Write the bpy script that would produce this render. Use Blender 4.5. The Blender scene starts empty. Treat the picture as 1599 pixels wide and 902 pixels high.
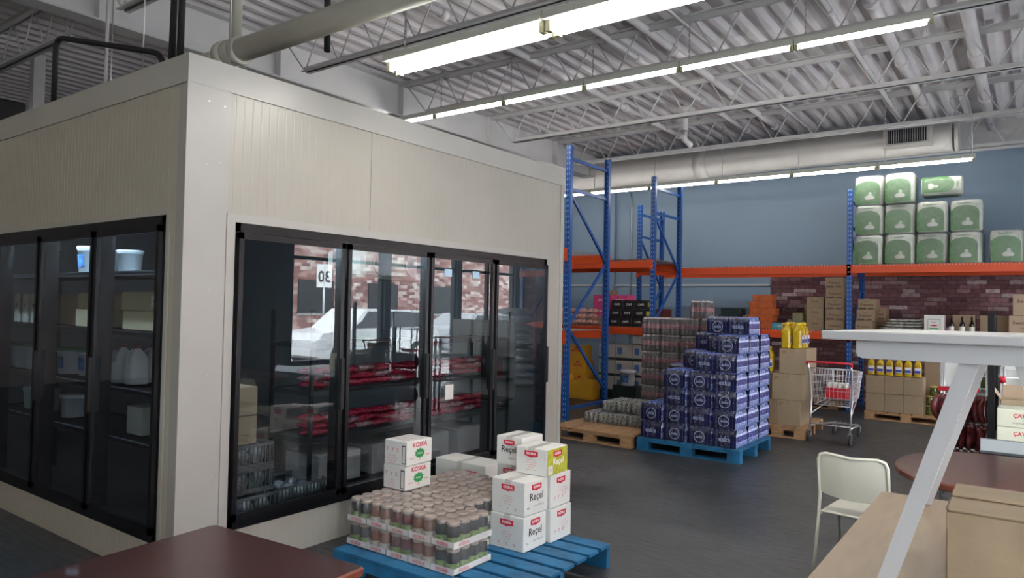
import bpy, bmesh, math, random
from mathutils import Vector, Matrix, Euler
random.seed(7)
PI = math.pi
SC = bpy.context.scene
COL = SC.collection

# ---------------------------------------------------------------- camera, world, exposure
def make_camera():
    yaw, pitch, roll, f = math.radians(36.16), math.radians(1.45), math.radians(1.135), 1110.0
    fw = Vector((-math.sin(yaw)*math.cos(pitch), math.cos(yaw)*math.cos(pitch), math.sin(pitch)))
    rt = Vector((math.cos(yaw), math.sin(yaw), 0)); up = rt.cross(fw)
    r2 = math.cos(roll)*rt + math.sin(roll)*up
    u2 = -math.sin(roll)*rt + math.cos(roll)*up
    M = Matrix(((r2.x, u2.x, -fw.x), (r2.y, u2.y, -fw.y), (r2.z, u2.z, -fw.z))).to_4x4()
    M.translation = Vector((0, 0, 1.63))
    cd = bpy.data.cameras.new('camera'); cd.sensor_width = 36; cd.lens = f/1599*36
    cd.clip_start = 0.05; cd.clip_end = 200
    o = bpy.data.objects.new('camera', cd); o.matrix_world = M; COL.objects.link(o); SC.camera = o
make_camera()
SC.view_settings.view_transform = 'Standard'; SC.view_settings.look = 'None'
SC.view_settings.gamma = 1; SC.view_settings.use_curve_mapping = False
SC.view_settings.exposure = 0.68
SC.cycles.max_bounces = 8; SC.cycles.diffuse_bounces = 4; SC.cycles.glossy_bounces = 4
SC.cycles.transparent_max_bounces = 16; SC.cycles.transmission_bounces = 6
SC.cycles.caustics_reflective = False; SC.cycles.caustics_refractive = False
W = bpy.data.worlds.new('overcast_sky'); SC.world = W; W.use_nodes = True
bg = W.node_tree.nodes['Background']; bg.inputs[0].default_value = (0.90, 0.94, 1.0, 1); bg.inputs[1].default_value = 13.0
TUBE = 29.0            # fluorescent tube emission

# ---------------------------------------------------------------- materials
MATS = {}
def nodes(m): return m.node_tree.nodes, m.node_tree.links
def mat(name, col, rough=0.6, metal=0.0, var=0.0, vscale=8.0, bump=0.0, bscale=40.0, emit=0.0, spec=0.5, alpha=1.0, stretch=None, coat=0.0):
    if name in MATS: return MATS[name]
    m = bpy.data.materials.new(name); m.use_nodes = True; N, L = nodes(m)
    b = N['Principled BSDF']; b.inputs['Base Color'].default_value = (*col, 1); b.inputs['Roughness'].default_value = rough
    b.inputs['Metallic'].default_value = metal; b.inputs['Specular IOR Level'].default_value = spec
    if coat: b.inputs['Coat Weight'].default_value = coat
    tc = N.new('ShaderNodeTexCoord'); mp = N.new('ShaderNodeMapping'); L.new(tc.outputs['Object'], mp.inputs[0])
    if stretch: mp.inputs['Scale'].default_value = stretch
    if var > 0:
        n = N.new('ShaderNodeTexNoise'); n.inputs['Scale'].default_value = vscale; n.inputs['Detail'].default_value = 4
        L.new(mp.outputs[0], n.inputs['Vector'])
        r = N.new('ShaderNodeMapRange'); r.inputs[1].default_value = .3; r.inputs[2].default_value = .7
        r.inputs[3].default_value = 1-var; r.inputs[4].default_value = 1+var; L.new(n.outputs[0], r.inputs[0])
        mx = N.new('ShaderNodeVectorMath'); mx.operation = 'SCALE'; mx.inputs[0].default_value = col; L.new(r.outputs[0], mx.inputs['Scale'])
        L.new(mx.outputs[0], b.inputs['Base Color'])
    if bump > 0:
        n2 = N.new('ShaderNodeTexNoise'); n2.inputs['Scale'].default_value = bscale; n2.inputs['Detail'].default_value = 3
        L.new(mp.outputs[0], n2.inputs['Vector'])
        bp = N.new('ShaderNodeBump'); bp.inputs['Strength'].default_value = bump; bp.inputs['Distance'].default_value = .01
        L.new(n2.outputs[0], bp.inputs['Height']); L.new(bp.outputs[0], b.inputs['Normal'])
    if emit > 0:
        b.inputs['Emission Color'].default_value = (*col, 1); b.inputs['Emission Strength'].default_value = emit
    if alpha < 1: b.inputs['Alpha'].default_value = alpha
    MATS[name] = m; return m

def mat_panel(name, col, axis, pitch):
    """metal insulated panel with fine vertical ribs (axis = the horizontal coordinate the ribs step along)"""
    m = mat(name, col, .38, 0, .04, 1.2); N, L = nodes(m); b = N['Principled BSDF']
    g = N.new('ShaderNodeNewGeometry'); s = N.new('ShaderNodeSeparateXYZ'); L.new(g.outputs['Position'], s.inputs[0])
    a = N.new('ShaderNodeMath'); a.operation = 'MULTIPLY'; a.inputs[1].default_value = 1/pitch; L.new(s.outputs[axis], a.inputs[0])
    f = N.new('ShaderNodeMath'); f.operation = 'FRACT'; L.new(a.outputs[0], f.inputs[0])
    c = N.new('ShaderNodeMath'); c.operation = 'PINGPONG'; c.inputs[1].default_value = .5; L.new(f.outputs[0], c.inputs[0])
    r = N.new('ShaderNodeMapRange'); r.inputs[1].default_value = .0; r.inputs[2].default_value = .12; L.new(c.outputs[0], r.inputs[0])
    bp = N.new('ShaderNodeBump'); bp.inputs['Strength'].default_value = .75 if axis == 0 else .30; bp.inputs['Distance'].default_value = .004
    L.new(r.outputs[0], bp.inputs['Height']); L.new(bp.outputs[0], b.inputs['Normal'])
    return m

def mat_glass(name, tint, ior=1.5, rough=0.0, dirt=0.03):
    m = bpy.data.materials.new(name); m.use_nodes = True; N, L = nodes(m); N.clear()
    out = N.new('ShaderNodeOutputMaterial'); mx = N.new('ShaderNodeMixShader'); t = N.new('ShaderNodeBsdfTransparent'); g = N.new('ShaderNodeBsdfGlossy')
    t.inputs[0].default_value = (*tint, 1); g.inputs['Roughness'].default_value = rough
    fr = N.new('ShaderNodeFresnel'); fr.inputs['IOR'].default_value = ior
    gm = N.new('ShaderNodeNewGeometry'); iv = N.new('ShaderNodeMath'); iv.operation = 'SUBTRACT'; iv.inputs[0].default_value = 1; L.new(gm.outputs['Backfacing'], iv.inputs[1])
    ml = N.new('ShaderNodeMath'); ml.operation = 'MULTIPLY'; L.new(fr.outputs[0], ml.inputs[0]); L.new(iv.outputs[0], ml.inputs[1])
    L.new(ml.outputs[0], mx.inputs[0]); L.new(t.outputs[0], mx.inputs[1]); L.new(g.outputs[0], mx.inputs[2]); L.new(mx.outputs[0], out.inputs[0])
    MATS[name] = m; return m

def mat_film(name, col, fac=.25, rough=.15):
    m = bpy.data.materials.new(name); m.use_nodes = True; N, L = nodes(m); N.clear()
    out = N.new('ShaderNodeOutputMaterial'); mx = N.new('ShaderNodeMixShader'); t = N.new('ShaderNodeBsdfTransparent'); p = N.new('ShaderNodeBsdfPrincipled')
    p.inputs['Base Color'].default_value = (*col, 1); p.inputs['Roughness'].default_value = rough
    tc = N.new('ShaderNodeTexCoord'); n = N.new('ShaderNodeTexNoise'); n.inputs['Scale'].default_value = 25; L.new(tc.outputs['Object'], n.inputs[0])
    bp = N.new('ShaderNodeBump'); bp.inputs['Strength'].default_value = .6; bp.inputs['Distance'].default_value = .01
    L.new(n.outputs[0], bp.inputs['Height']); L.new(bp.outputs[0], p.inputs['Normal'])
    mx.inputs[0].default_value = fac; L.new(t.outputs[0], mx.inputs[1]); L.new(p.outputs[0], mx.inputs[2]); L.new(mx.outputs[0], out.inputs[0])
    MATS[name] = m; return m

def mat_brick(name, cols, mortar, w, h, axis='XZ', bump=.4):
    m = bpy.data.materials.new(name); m.use_nodes = True; N, L = nodes(m); b = N['Principled BSDF']; b.inputs['Roughness'].default_value = .8
    g = N.new('ShaderNodeNewGeometry'); s = N.new('ShaderNodeSeparateXYZ'); L.new(g.outputs['Position'], s.inputs[0])
    c = N.new('ShaderNodeCombineXYZ'); L.new(s.outputs[axis[0]], c.inputs[0]); L.new(s.outputs[axis[1]], c.inputs[1])
    k = N.new('ShaderNodeTexBrick'); k.inputs['Scale'].default_value = 1; k.inputs['Brick Width'].default_value = w; k.inputs['Row Height'].default_value = h
    k.inputs['Mortar Size'].default_value = .004; k.inputs['Bias'].default_value = 0; k.offset = .37; k.offset_frequency = 2; k.squash = .7; k.squash_frequency = 3
    k.inputs['Color1'].default_value = (0, 0, 0, 1); k.inputs['Color2'].default_value = (1, 1, 1, 1); k.inputs['Mortar'].default_value = (.2, .2, .2, 1)
    L.new(c.outputs[0], k.inputs['Vector'])
    ramp = N.new('ShaderNodeValToRGB'); e = ramp.color_ramp.elements
    e[0].position = 0; e[0].color = (*cols[0], 1); e[1].position = 1; e[1].color = (*cols[-1], 1)
    for i, cc in enumerate(cols[1:-1]):
        n = e.new((i+1)/(len(cols)-1)); n.color = (*cc, 1)
    L.new(k.outputs['Color'], ramp.inputs[0])
    n = N.new('ShaderNodeTexNoise'); n.inputs['Scale'].default_value = 14; n.inputs['Detail'].default_value = 5; L.new(c.outputs[0], n.inputs[0])
    r = N.new('ShaderNodeMapRange'); r.inputs[1].default_value = .3; r.inputs[2].default_value = .7; r.inputs[3].default_value = .65; r.inputs[4].default_value = 1.3; L.new(n.outputs[0], r.inputs[0])
    v = N.new('ShaderNodeVectorMath'); v.operation = 'SCALE'; L.new(ramp.outputs[0], v.inputs[0]); L.new(r.outputs[0], v.inputs['Scale'])
    mx = N.new('ShaderNodeMix'); mx.data_type = 'RGBA'; L.new(k.outputs['Fac'], mx.inputs['Factor']); L.new(v.outputs[0], mx.inputs['A']); mx.inputs['B'].default_value = (*mortar, 1)
    L.new(mx.outputs['Result'], b.inputs['Base Color'])
    MATS[name] = m; return m

def mat_floor():
    m = bpy.data.materials.new('floor_tile'); m.use_nodes = True; N, L = nodes(m); b = N['Principled BSDF']
    g = N.new('ShaderNodeNewGeometry'); mp = N.new('ShaderNodeMapping'); L.new(g.outputs['Position'], mp.inputs[0])
    n = N.new('ShaderNodeTexNoise'); n.inputs['Scale'].default_value = 1.3; n.inputs['Detail'].default_value = 8; n.inputs['Roughness'].default_value = .7; L.new(mp.outputs[0], n.inputs[0])
    ramp = N.new('ShaderNodeValToRGB'); e = ramp.color_ramp.elements; e[0].position = .3; e[0].color = (.026, .027, .030, 1); e[1].position = .75; e[1].color = (.070, .072, .076, 1)
    L.new(n.outputs[0], ramp.inputs[0]); L.new(ramp.outputs[0], b.inputs['Base Color'])
    mp2 = N.new('ShaderNodeMapping'); mp2.inputs['Rotation'].default_value = (0, 0, math.radians(-36)); L.new(g.outputs['Position'], mp2.inputs[0])
    mp2.inputs['Scale'].default_value = (1.0, 5.0, 1)
    n2 = N.new('ShaderNodeTexNoise'); n2.inputs['Scale'].default_value = 6; n2.inputs['Detail'].default_value = 6; L.new(mp2.outputs[0], n2.inputs[0])
    r = N.new('ShaderNodeMapRange'); r.inputs[3].default_value = .22; r.inputs[4].default_value = .6; L.new(n2.outputs[0], r.inputs[0]); L.new(r.outputs[0], b.inputs['Roughness'])
    bp = N.new('ShaderNodeBump'); bp.inputs['Strength'].default_value = .35; bp.inputs['Distance'].default_value = .01; L.new(n2.outputs[0], bp.inputs['Height']); L.new(bp.outputs[0], b.inputs['Normal'])
    MATS['floor_tile'] = m; return m

def mat_post(name, col, dot):
    """roll formed upright face: regular punched slots read as pale dots"""
    m = mat(name, col, .35); N, L = nodes(m); b = N['Principled BSDF']
    g = N.new('ShaderNodeTexCoord'); s = N.new('ShaderNodeSeparateXYZ'); L.new(g.outputs['Object'], s.inputs[0])
    def M(op, a, v=None):
        k = N.new('ShaderNodeMath'); k.operation = op
        if hasattr(a, 'links'): L.new(a, k.inputs[0])
        else: k.inputs[0].default_value = a
        if v is not None:
            if hasattr(v, 'links'): L.new(v, k.inputs[1])
            else: k.inputs[1].default_value = v
        return k.outputs[0]
    fz = M('ABSOLUTE', M('SUBTRACT', M('FRACT', M('MULTIPLY', s.outputs['Z'], 1/.076)), .5))
    zz = M('LESS_THAN', fz, .2)
    xx = M('LESS_THAN', M('ABSOLUTE', M('SUBTRACT', M('ABSOLUTE', s.outputs['X']), .018)), .0055)
    f = M('MULTIPLY', zz, xx)
    mx = N.new('ShaderNodeMix'); mx.data_type = 'RGBA'; L.new(f, mx.inputs['Factor']); mx.inputs['A'].default_value = (*col, 1); mx.inputs['B'].default_value = (*dot, 1)
    L.new(mx.outputs['Result'], b.inputs['Base Color'])
    return m

WHITE = mat('white_paint', (.68, .66, .66), .6, 0, .05, 2)
DECK = mat('deck_paint', (.74, .70, .71), .62, 0, .10, 1.5)
STEEL_W = mat('joist_paint', (.58, .57, .57), .55, 0, .05, 3)
BLUEWALL = mat('blue_wall_paint', (.20, .275, .37), .55, 0, .05, .7)
FLOOR = mat_floor()
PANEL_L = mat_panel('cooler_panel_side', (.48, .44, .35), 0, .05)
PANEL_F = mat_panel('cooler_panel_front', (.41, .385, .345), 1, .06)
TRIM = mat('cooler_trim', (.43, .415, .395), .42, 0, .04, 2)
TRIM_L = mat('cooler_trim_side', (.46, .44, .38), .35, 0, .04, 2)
BLACK = mat('black_aluminium', (.008, .008, .010), .3, .2)
BLACKP = mat('black_plastic', (.012, .012, .014), .5)
GLASS = mat_glass('door_glass', (.80, .84, .86), 1.95)
WGLASS = mat_glass('window_glass', (.93, .96, .95), 1.3)
BLUE = mat('rack_blue', (.012, .085, .33), .35)
POST = mat_post('rack_blue_post', (.012, .085, .33), (.35, .45, .6))
ORANGE = mat('rack_orange', (.72, .085, .02), .38)
WIRE = mat('galvanised_wire', (.55, .55, .56), .35, .8)
CHROME = mat('chrome_wire', (.72, .72, .75), .30, .9)
STEELB = mat('brushed_lip', (.30, .32, .35), .5, .6)
PLAST_R = mat('red_plastic', (.55, .015, .03), .35)
WOOD = mat('pallet_wood', (.42, .24, .12), .75, 0, .22, 6, .3, 40, stretch=(1, 6, 6))
PBLUE = mat('pallet_blue', (.012, .12, .26), .6, 0, .35, 7, .3, 30)
CARD = mat('cardboard', (.29, .205, .13), .8, 0, .06, 5, .15, 30)
CARD_L = mat('cardboard_pale', (.34, .25, .165), .8, 0, .06, 5, .15, 30)
CARD_P = mat('cardboard_pinkish', (.40, .28, .20), .8, 0, .06, 5)
CARD_W = mat('white_carton', (.70, .68, .65), .55, 0, .03, 6)
CARD_Y = mat('yellow_carton', (.72, .38, .03), .6, 0, .08, 6)
CARD_G = mat('olive_print', (.45, .44, .04), .5, 0, .25, 25)
TAPE = mat('packing_tape', (.36, .26, .17), .25); TAPEW = mat('clear_tape', (.58, .56, .52), .2)
INK = mat('black_ink', (.02, .02, .02), .6)
INKR = mat('red_ink', (.60, .02, .05), .5)
INKB = mat('brown_ink', (.10, .035, .02), .6)
INKW = mat('white_ink', (.85, .85, .85), .5)
INKG = mat('green_ink', (.03, .28, .08), .5)
MAROON = mat('maroon_laminate', (.060, .021, .021), .28, 0, .12, 3, coat=.2)
MAROON_E = mat('maroon_edge', (.16, .045, .025), .3)
TAN = mat('tan_laminate', (.28, .185, .115), .30, 0, .10, 5, stretch=(6, 1, 1))
IVORY = mat('ivory_metal', (.62, .60, .52), .4)
OFFW = mat('white_lacquer', (.44, .43, .435), .35)
CONCR = mat('concrete', (.32, .31, .30), .85, 0, .1, 3)

# ---------------------------------------------------------------- mesh helpers
class MB:
    def __init__(s): s.bm = bmesh.new(); s.mi = 0
    def _new(s, vs, fs):
        bv = [s.bm.verts.new(v) for v in vs]
        out = []
        for f in fs:
            try:
                q = s.bm.faces.new([bv[i] for i in f]); q.material_index = s.mi; out.append(q)
            except ValueError: pass
        return out
    def box(s, x0, y0, z0, x1, y1, z1, mi=None, M=None, bev=0):
        if mi is not None: s.mi = mi
        if bev:
            b = bev
            # chamfered box: profile in xy with cut corners, chamfered top
            pts = [(x0+b, y0), (x1-b, y0), (x1, y0+b), (x1, y1-b), (x1-b, y1), (x0+b, y1), (x0, y1-b), (x0, y0+b)]
            cx, cy = (x0+x1)/2, (y0+y1)/2
            def ins(p): return (cx+(p[0]-cx)*(1-2*b/(x1-x0)), cy+(p[1]-cy)*(1-2*b/(y1-y0)))
            rings = [[(*ins(p), z0) for p in pts], [(*p, z0+b) for p in pts], [(*p, z1-b) for p in pts], [(*ins(p), z1) for p in pts]]
            vs = [v for r in rings for v in r]
            if M: vs = [M @ Vector(v) for v in vs]
            fs = [list(range(7, -1, -1)), [24+i for i in range(8)]]
            for r in range(3):
                for i in range(8):
                    j = (i+1) % 8; fs.append([r*8+i, r*8+j, (r+1)*8+j, (r+1)*8+i])
            return s._new(vs, fs)
        vs = [(x, y, z) for z in (z0, z1) for x, y in ((x0, y0), (x1, y0), (x1, y1), (x0, y1))]
        if M: vs = [M @ Vector(v) for v in vs]
        return s._new(vs, [[3, 2, 1, 0], [4, 5, 6, 7], [0, 1, 5, 4], [1, 2, 6, 5], [2, 3, 7, 6], [3, 0, 4, 7]])
    def bar(s, a, b, w, h, mi=None, up=(0, 0, 1)):
        """rectangular bar between two points; w sideways, h along up"""
        a = Vector(a); b = Vector(b); d = b-a; L = d.length; d.normalize(); u = Vector(up)
        if abs(d.dot(u)) > .98: u = Vector((0, 1, 0))
        sd = d.cross(u).normalized(); u = sd.cross(d).normalized()
        M = Matrix(((d.x, sd.x, u.x, a.x), (d.y, sd.y, u.y, a.y), (d.z, sd.z, u.z, a.z), (0, 0, 0, 1)))
        return s.box(0, -w/2, -h/2, L, w/2, h/2, mi, M)
    def tube(s, pts, r, n=8, mi=None, caps=True, rr=None):
        if mi is not None: s.mi = mi
        pts = [Vector(p) for p in pts]; rings = []
        t = (pts[1]-pts[0]).normalized(); u = Vector((0, 0, 1))
        if abs(t.dot(u)) > .95: u = Vector((1, 0, 0))
        sd = t.cross(u).normalized()
        for i, p in enumerate(pts):
            t = ((pts[min(i+1, len(pts)-1)]-p).normalized()+(p-pts[max(i-1, 0)]).normalized())
            t = t.normalized() if t.length > 1e-6 else (pts[-1]-pts[0]).normalized()
            sd = (sd-t*sd.dot(t)).normalized(); up = sd.cross(t); R = rr[i] if rr else r
            rings.append([s.bm.verts.new(p+(sd*math.cos(2*PI*k/n)+up*math.sin(2*PI*k/n))*R) for k in range(n)])
        for a, b in zip(rings, rings[1:]):
            for k in range(n):
                f = s.bm.faces.new((a[k], a[(k+1) % n], b[(k+1) % n], b[k])); f.material_index = s.mi; f.smooth = n > 5
        if caps:
            for q in (rings[0][::-1], rings[-1]):
                f = s.bm.faces.new(q); f.material_index = s.mi
    def lathe(s, prof, cx=0, cy=0, z=0, n=12, mi=None, mis=None, smooth=True, cap=True):
        if mi is not None: s.mi = mi
        rings = [[s.bm.verts.new((cx+r*math.cos(2*PI*k/n), cy+r*math.sin(2*PI*k/n), z+h)) for k in range(n)] for r, h in prof]
        for i, (a, b) in enumerate(zip(rings, rings[1:])):
            for k in range(n):
                f = s.bm.faces.new((a[k], a[(k+1) % n], b[(k+1) % n], b[k])); f.material_index = mis[i] if mis else s.mi; f.smooth = smooth
        if cap:
            f = s.bm.faces.new(rings[0][::-1]); f.material_index = mis[0] if mis else s.mi
            f = s.bm.faces.new(rings[-1]); f.material_index = mis[-1] if mis else s.mi
    def prism(s, poly, ax, a, b, mi=None):
        """extrude polygon; ax='x': poly is (y,z); 'y': (x,z); 'z': (x,y)"""
        if mi is not None: s.mi = mi
        mk = {'x': lambda p, t: (t, p[0], p[1]), 'y': lambda p, t: (p[0], t, p[1]), 'z': lambda p, t: (p[0], p[1], t)}[ax]
        n = len(poly); vs = [mk(p, a) for p in poly]+[mk(p, b) for p in poly]
        fs = [list(range(n))[::-1], [n+i for i in range(n)]]+[[i, (i+1) % n, n+(i+1) % n, n+i] for i in range(n)]
        s._new(vs, fs)
    def mesh(s, name, mats, fix=True):
        if fix: bmesh.ops.recalc_face_normals(s.bm, faces=s.bm.faces)
        me = bpy.data.meshes.new(name); s.bm.to_mesh(me); s.bm.free()
        for m in (mats if isinstance(mats, (list, tuple)) else [mats]): me.materials.append(m)
        return me
    def build(s, name, mats, parent=None, loc=(0, 0, 0), rot=(0, 0, 0), fix=True):
        return ob(name, s.mesh(name, mats, fix), parent, loc, rot)

def ob(name, data, parent=None, loc=(0, 0, 0), rot=(0, 0, 0)):
    o = bpy.data.objects.new(name, data); COL.objects.link(o); o.location = loc; o.rotation_euler = rot
    if parent: o.parent = parent
    return o
def tag(o, label=None, cat=None, group=None, kind=None):
    if label: o['label'] = label
    if cat: o['category'] = cat
    if group: o['group'] = group
    if kind: o['kind'] = kind
    return o
def thing(name, label, cat, loc=(0, 0, 0), rz=0, group=None):
    o = ob(name, None, None, loc, (0, 0, rz)); o.empty_display_size = .1
    return tag(o, label, cat, group)
def children(o): return list(KIDS.get(o.name, []))
def dup(root, loc, rz=0, label=None, group=None, rot=None):
    r = root.copy(); COL.objects.link(r); r.location = loc; r.rotation_euler = rot or (0, 0, rz)
    if label: r['label'] = label
    if group: r['group'] = group
    for ch in [c for c in bpy.data.objects if c.parent == root]:
        c = ch.copy(); COL.objects.link(c); c.parent = r
        for g in [g for g in bpy.data.objects if g.parent == ch]:
            d = g.copy(); COL.objects.link(d); d.parent = c
    return r
def struct(name, mb, m): return tag(mb.build(name, m), kind='structure')

TXT = {}
def text_mesh(s, size, m, bold=.0):
    k = (s, size, m.name, bold)
    if k in TXT: return TXT[k]
    c = bpy.data.curves.new('lettering', 'FONT'); c.body = s; c.size = size; c.align_x = 'CENTER'; c.align_y = 'CENTER'; c.offset = bold; c.resolution_u = 2
    t = bpy.data.objects.new('lettering', c); COL.objects.link(t); bpy.context.view_layer.update()
    me = bpy.data.meshes.new_from_object(t.evaluated_get(bpy.context.evaluated_depsgraph_get()))
    bpy.data.objects.remove(t); me.materials.clear(); me.materials.append(m); TXT[k] = me; return me
FACE = {'-y': (PI/2, 0, 0), '+x': (PI/2, 0, PI/2), '+z': (0, 0, 0), '+y': (PI/2, 0, PI), '-x': (PI/2, 0, -PI/2)}
def write(s, size, m, parent, loc, face, bold=0.0, name='lettering'):
    return ob(name, text_mesh(s, size, m, bold), parent, loc, FACE[face])
def badge(parent, pts, m, loc, face, name='printed_badge', th=.0012):
    """flat printed patch, pts in the face's own right/up coordinates"""
    mb = MB(); mb.prism(pts, 'z', 0, th); return mb.build(name, m, parent, loc, FACE[face])
def rectp(w, h): return [(-w/2, -h/2), (w/2, -h/2), (w/2, h/2), (-w/2, h/2)]

# ---------------------------------------------------------------- the setting
XL, XR, YF, YB, ZD = -15.0, 2.6, -4.0, 14.6, 4.97
mb = MB(); mb.box(XL, YF, -.1, XR, YB, 0); struct('floor', mb, FLOOR)
# fluted roof deck, ribs running towards the back wall
mb = MB(); P_ = .235; x = XL; prof = []
while x < XR:
    prof += [(x, ZD), (x+.075, ZD), (x+.10, ZD+.085), (x+P_-.025, ZD+.085)]; x += P_
prof = [p for p in prof if p[0] <= XR]
vs = [(px, y, pz) for y in (YF, YB) for px, pz in prof]; n = len(prof)
mb._new(vs, [[i, n+i, n+i+1, i+1] for i in range(n-1)])
mb.box(XL, YF, ZD+.10, XR, YB, ZD+.16)
struct('ceiling', mb, DECK)
# back wall: blue below, white band above
mb = MB(); mb.box(XL, YB, 0, XR, YB+.2, 4.50); struct('wall_back', mb, BLUEWALL)
mb = MB(); mb.box(XL, YB, 4.50, XR, YB+.2, 5.1); mb.box(XL, YB-.012, 4.48, XR, YB, 5.0)
struct('wall_back_upper', mb, WHITE)
mb = MB(); mb.box(XL-.2, YF, 0, XL, YB, 5.1); struct('wall_left', mb, WHITE)
mb = MB(); mb.box(XL, YF-.2, 0, XR, YF, 5.1); struct('wall_front', mb, WHITE)
BRICKP = mat_brick('brick_wallpaper', [(.085, .03, .038), (.14, .05, .058), (.065, .024, .033), (.24, .12, .13), (.11, .042, .05), (.12, .05, .055), (.42, .33, .33)], (.03, .016, .02), .30, .075)
mb = MB(); mb.box(-4.23, YB-.015, 0, XR, YB, 2.42); struct('trim_1', mb, BRICKP)
mb = MB(); mb.box(XL, YB-.03, 2.16, -4.25, YB, 2.19); struct('trim_2', mb, WHITE)
mb = MB(); mb.box(-8.0, YB-.10, 0, -7.72, YB, 4.45); struct('trim_3', mb, BLUEWALL)
# conduit up the back wall
mb = MB(); mb.tube([(-7.32, YB-.03, .3), (-7.32, YB-.03, 4.05), (-7.38, YB-.03, 4.45)], .014)
tag(mb.build('wall_conduit', WIRE), 'thin grey conduit running up the blue back wall behind the tallest uprights', 'conduit')
# right (storefront) wall with windows, x = XR
openings = [(-3.2, -0.6, .7, 2.9), (-.2, 3.0, .7, 2.9), (3.4, 6.3, .7, 2.9), (7.7, 9.9, .55, 2.95), (10.05, 12.1, .05, 2.95), (12.25, 14.3, .55, 2.95)]  # the three openings nearest the front are unseen, added to let daylight in
mb = MB(); ys = YF
for a, b, z0, z1 in openings:
    mb.box(XR, ys, 0, XR+.2, a, 5.1); mb.box(XR, a, 0, XR+.2, b, z0); mb.box(XR, a, z1, XR+.2, b, 5.1); ys = b
mb.box(XR, ys, 0, XR+.2, YB, 5.1)
DARKWALL = mat('storefront_wall_paint', (.16, .17, .19), .7, 0, .1, 2)
struct('wall_right', mb, DARKWALL)
for i, (a, b, z0, z1) in enumerate(openings):
    w = ob('window_%d' % (i+1), None, None, (XR+.1, 0, 0)); tag(w, kind='structure')
    f = MB()
    for q in ((a, z0, b, z0+.06), (a, z1-.06, b, z1), (a, z0, a+.06, z1), (b-.06, z0, b, z1), (a, z1-.55, b, z1-.49), ((a+b)/2-.03, z0, (a+b)/2+.03, z1)):
        f.box(-.05, q[0], q[1], .05, q[2], q[3])
    f.build('window_frame', BLACK, w)
    g = MB(); g.box(-.004, a, z0, .004, b, z1); g.build('window_pane', WGLASS, w)

# ---------------------------------------------------------------- outdoors, seen in the cooler doors' reflections
ASPH = mat('asphalt', (.34, .33, .33), .9, 0, .15, 2)
mb = MB(); mb.box(XR+.2, -25, -.3, 60, 60, -.12); tag(mb.build('ground', ASPH), kind='structure')
BR2 = mat_brick('street_brick', [(.22, .09, .08), (.34, .17, .15), (.16, .07, .065), (.42, .26, .23), (.60, .52, .48), (.26, .11, .10)], (.30, .26, .24), .55, .19, 'YZ')
bt = thing('brick_building', 'long reddish brick building across the road, mirrored in the cooler doors', 'building', (24, 14, -.12))
mb = MB(); mb.box(0, -24, 0, 8, 30, 10); mb.build('wall', BR2, bt)
for i in range(9):
    mb = MB(); mb.box(-.06, -20+i*5, 1.2, .02, -17.6+i*5, 3.0); w = mb.build('window', BLACK, bt)
    mb = MB(); mb.box(-.08, -20.1+i*5, 1.08, .02, -17.5+i*5, 1.2); mb.build('sill', CONCR, w)
def car(name, label, loc, rz, body, hgt):
    t = thing(name, label, 'car', loc, rz)
    L_ = 4.6; prof = [(0, .35), (.05, .75), (.25, .95), (1.15, 1.05), (1.75, hgt-.02), (2.2, hgt), (3.9, hgt-.03), (4.35, hgt-.35), (4.55, 1.0), (4.6, .4), (4.3, .25), (.3, .25)]
    s = MB(); n = len(prof); W_ = .9
    vs = []
    for (yy, k) in ((-W_, .0), (-W_*.98, 1), (W_*.98, 1), (W_, 0)): pass
    rows = []
    for yy, sh in ((-W_*.86, 1), (-W_, 0), (W_, 0), (W_*.86, 1)):
        rows.append([(px, yy if pz < 1.06 or sh else yy*.84, pz) for px, pz in prof])
    vs = [v for r in rows[1:3] for v in r]
    fs = [list(range(n)), [n+i for i in range(n)][::-1]]+[[i, n+i, n+(i+1) % n, (i+1) % n] for i in range(n)]
    s._new(vs, fs); s.build('body', body, t)
    gl = mat('car_glass', (.02, .025, .03), .08)
    for sy in (-1, 1):
        g = MB(); g.prism([(1.35, 1.08), (1.85, hgt-.08), (2.7, hgt-.06), (2.7, 1.08)], 'y', sy*W_*.93, sy*W_*.86); g.build('side_window', gl, t)
        g = MB(); g.prism([(2.78, 1.08), (2.78, hgt-.06), (3.85, hgt-.1), (4.2, 1.12)], 'y', sy*W_*.93, sy*W_*.86); g.build('side_window', gl, t)
        for wx in (.85, 3.7):
            g = MB(); g.tube([(wx, sy*.72, .33), (wx, sy*.93, .33)], .34, 20); wh = g.build('wheel', BLACKP, t)
            g = MB(); g.tube([(wx, sy*.92, .33), (wx, sy*.945, .33)], .21, 14); g.build('hub_cap', CHROME, wh)
    g = MB(); g.box(4.5, -.85, .85, 4.62, -.55, 1.02); g.box(4.5, .55, .85, 4.62, .85, 1.02); g.build('tail_light', PLAST_R, t)
car('car', 'white car parked outside, mirrored in the left cooler doors', (8.2, 12.0, -.12), PI/2+.04, mat('white_car_paint', (.75, .76, .78), .2), 1.62)
car('car', 'silver grey car parked outside, mirrored in the third cooler door', (8.8, 17.7, -.12), PI/2, mat('grey_car_paint', (.28, .29, .32), .2), 1.5)
t = thing('speed_sign', 'white 30 speed sign on a post outside, mirrored in the first cooler door', 'sign', (12, 16.0, -.12))
mb = MB(); mb.tube([(0, 0, 0), (0, 0, 3.2)], .035); mb.build('pole', WIRE, t)
mb = MB(); mb.box(-.02, -.32, 2.3, 0, .32, 3.1); mb.build('sign_plate', INKW, t)
write('30', .55, INK, t, (-.025, 0, 2.65), '-x', .01)
t = thing('utility_pole', 'pale utility pole by the road, mirrored in the first cooler door', 'pole', (14, 18.5, -.12))
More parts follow.
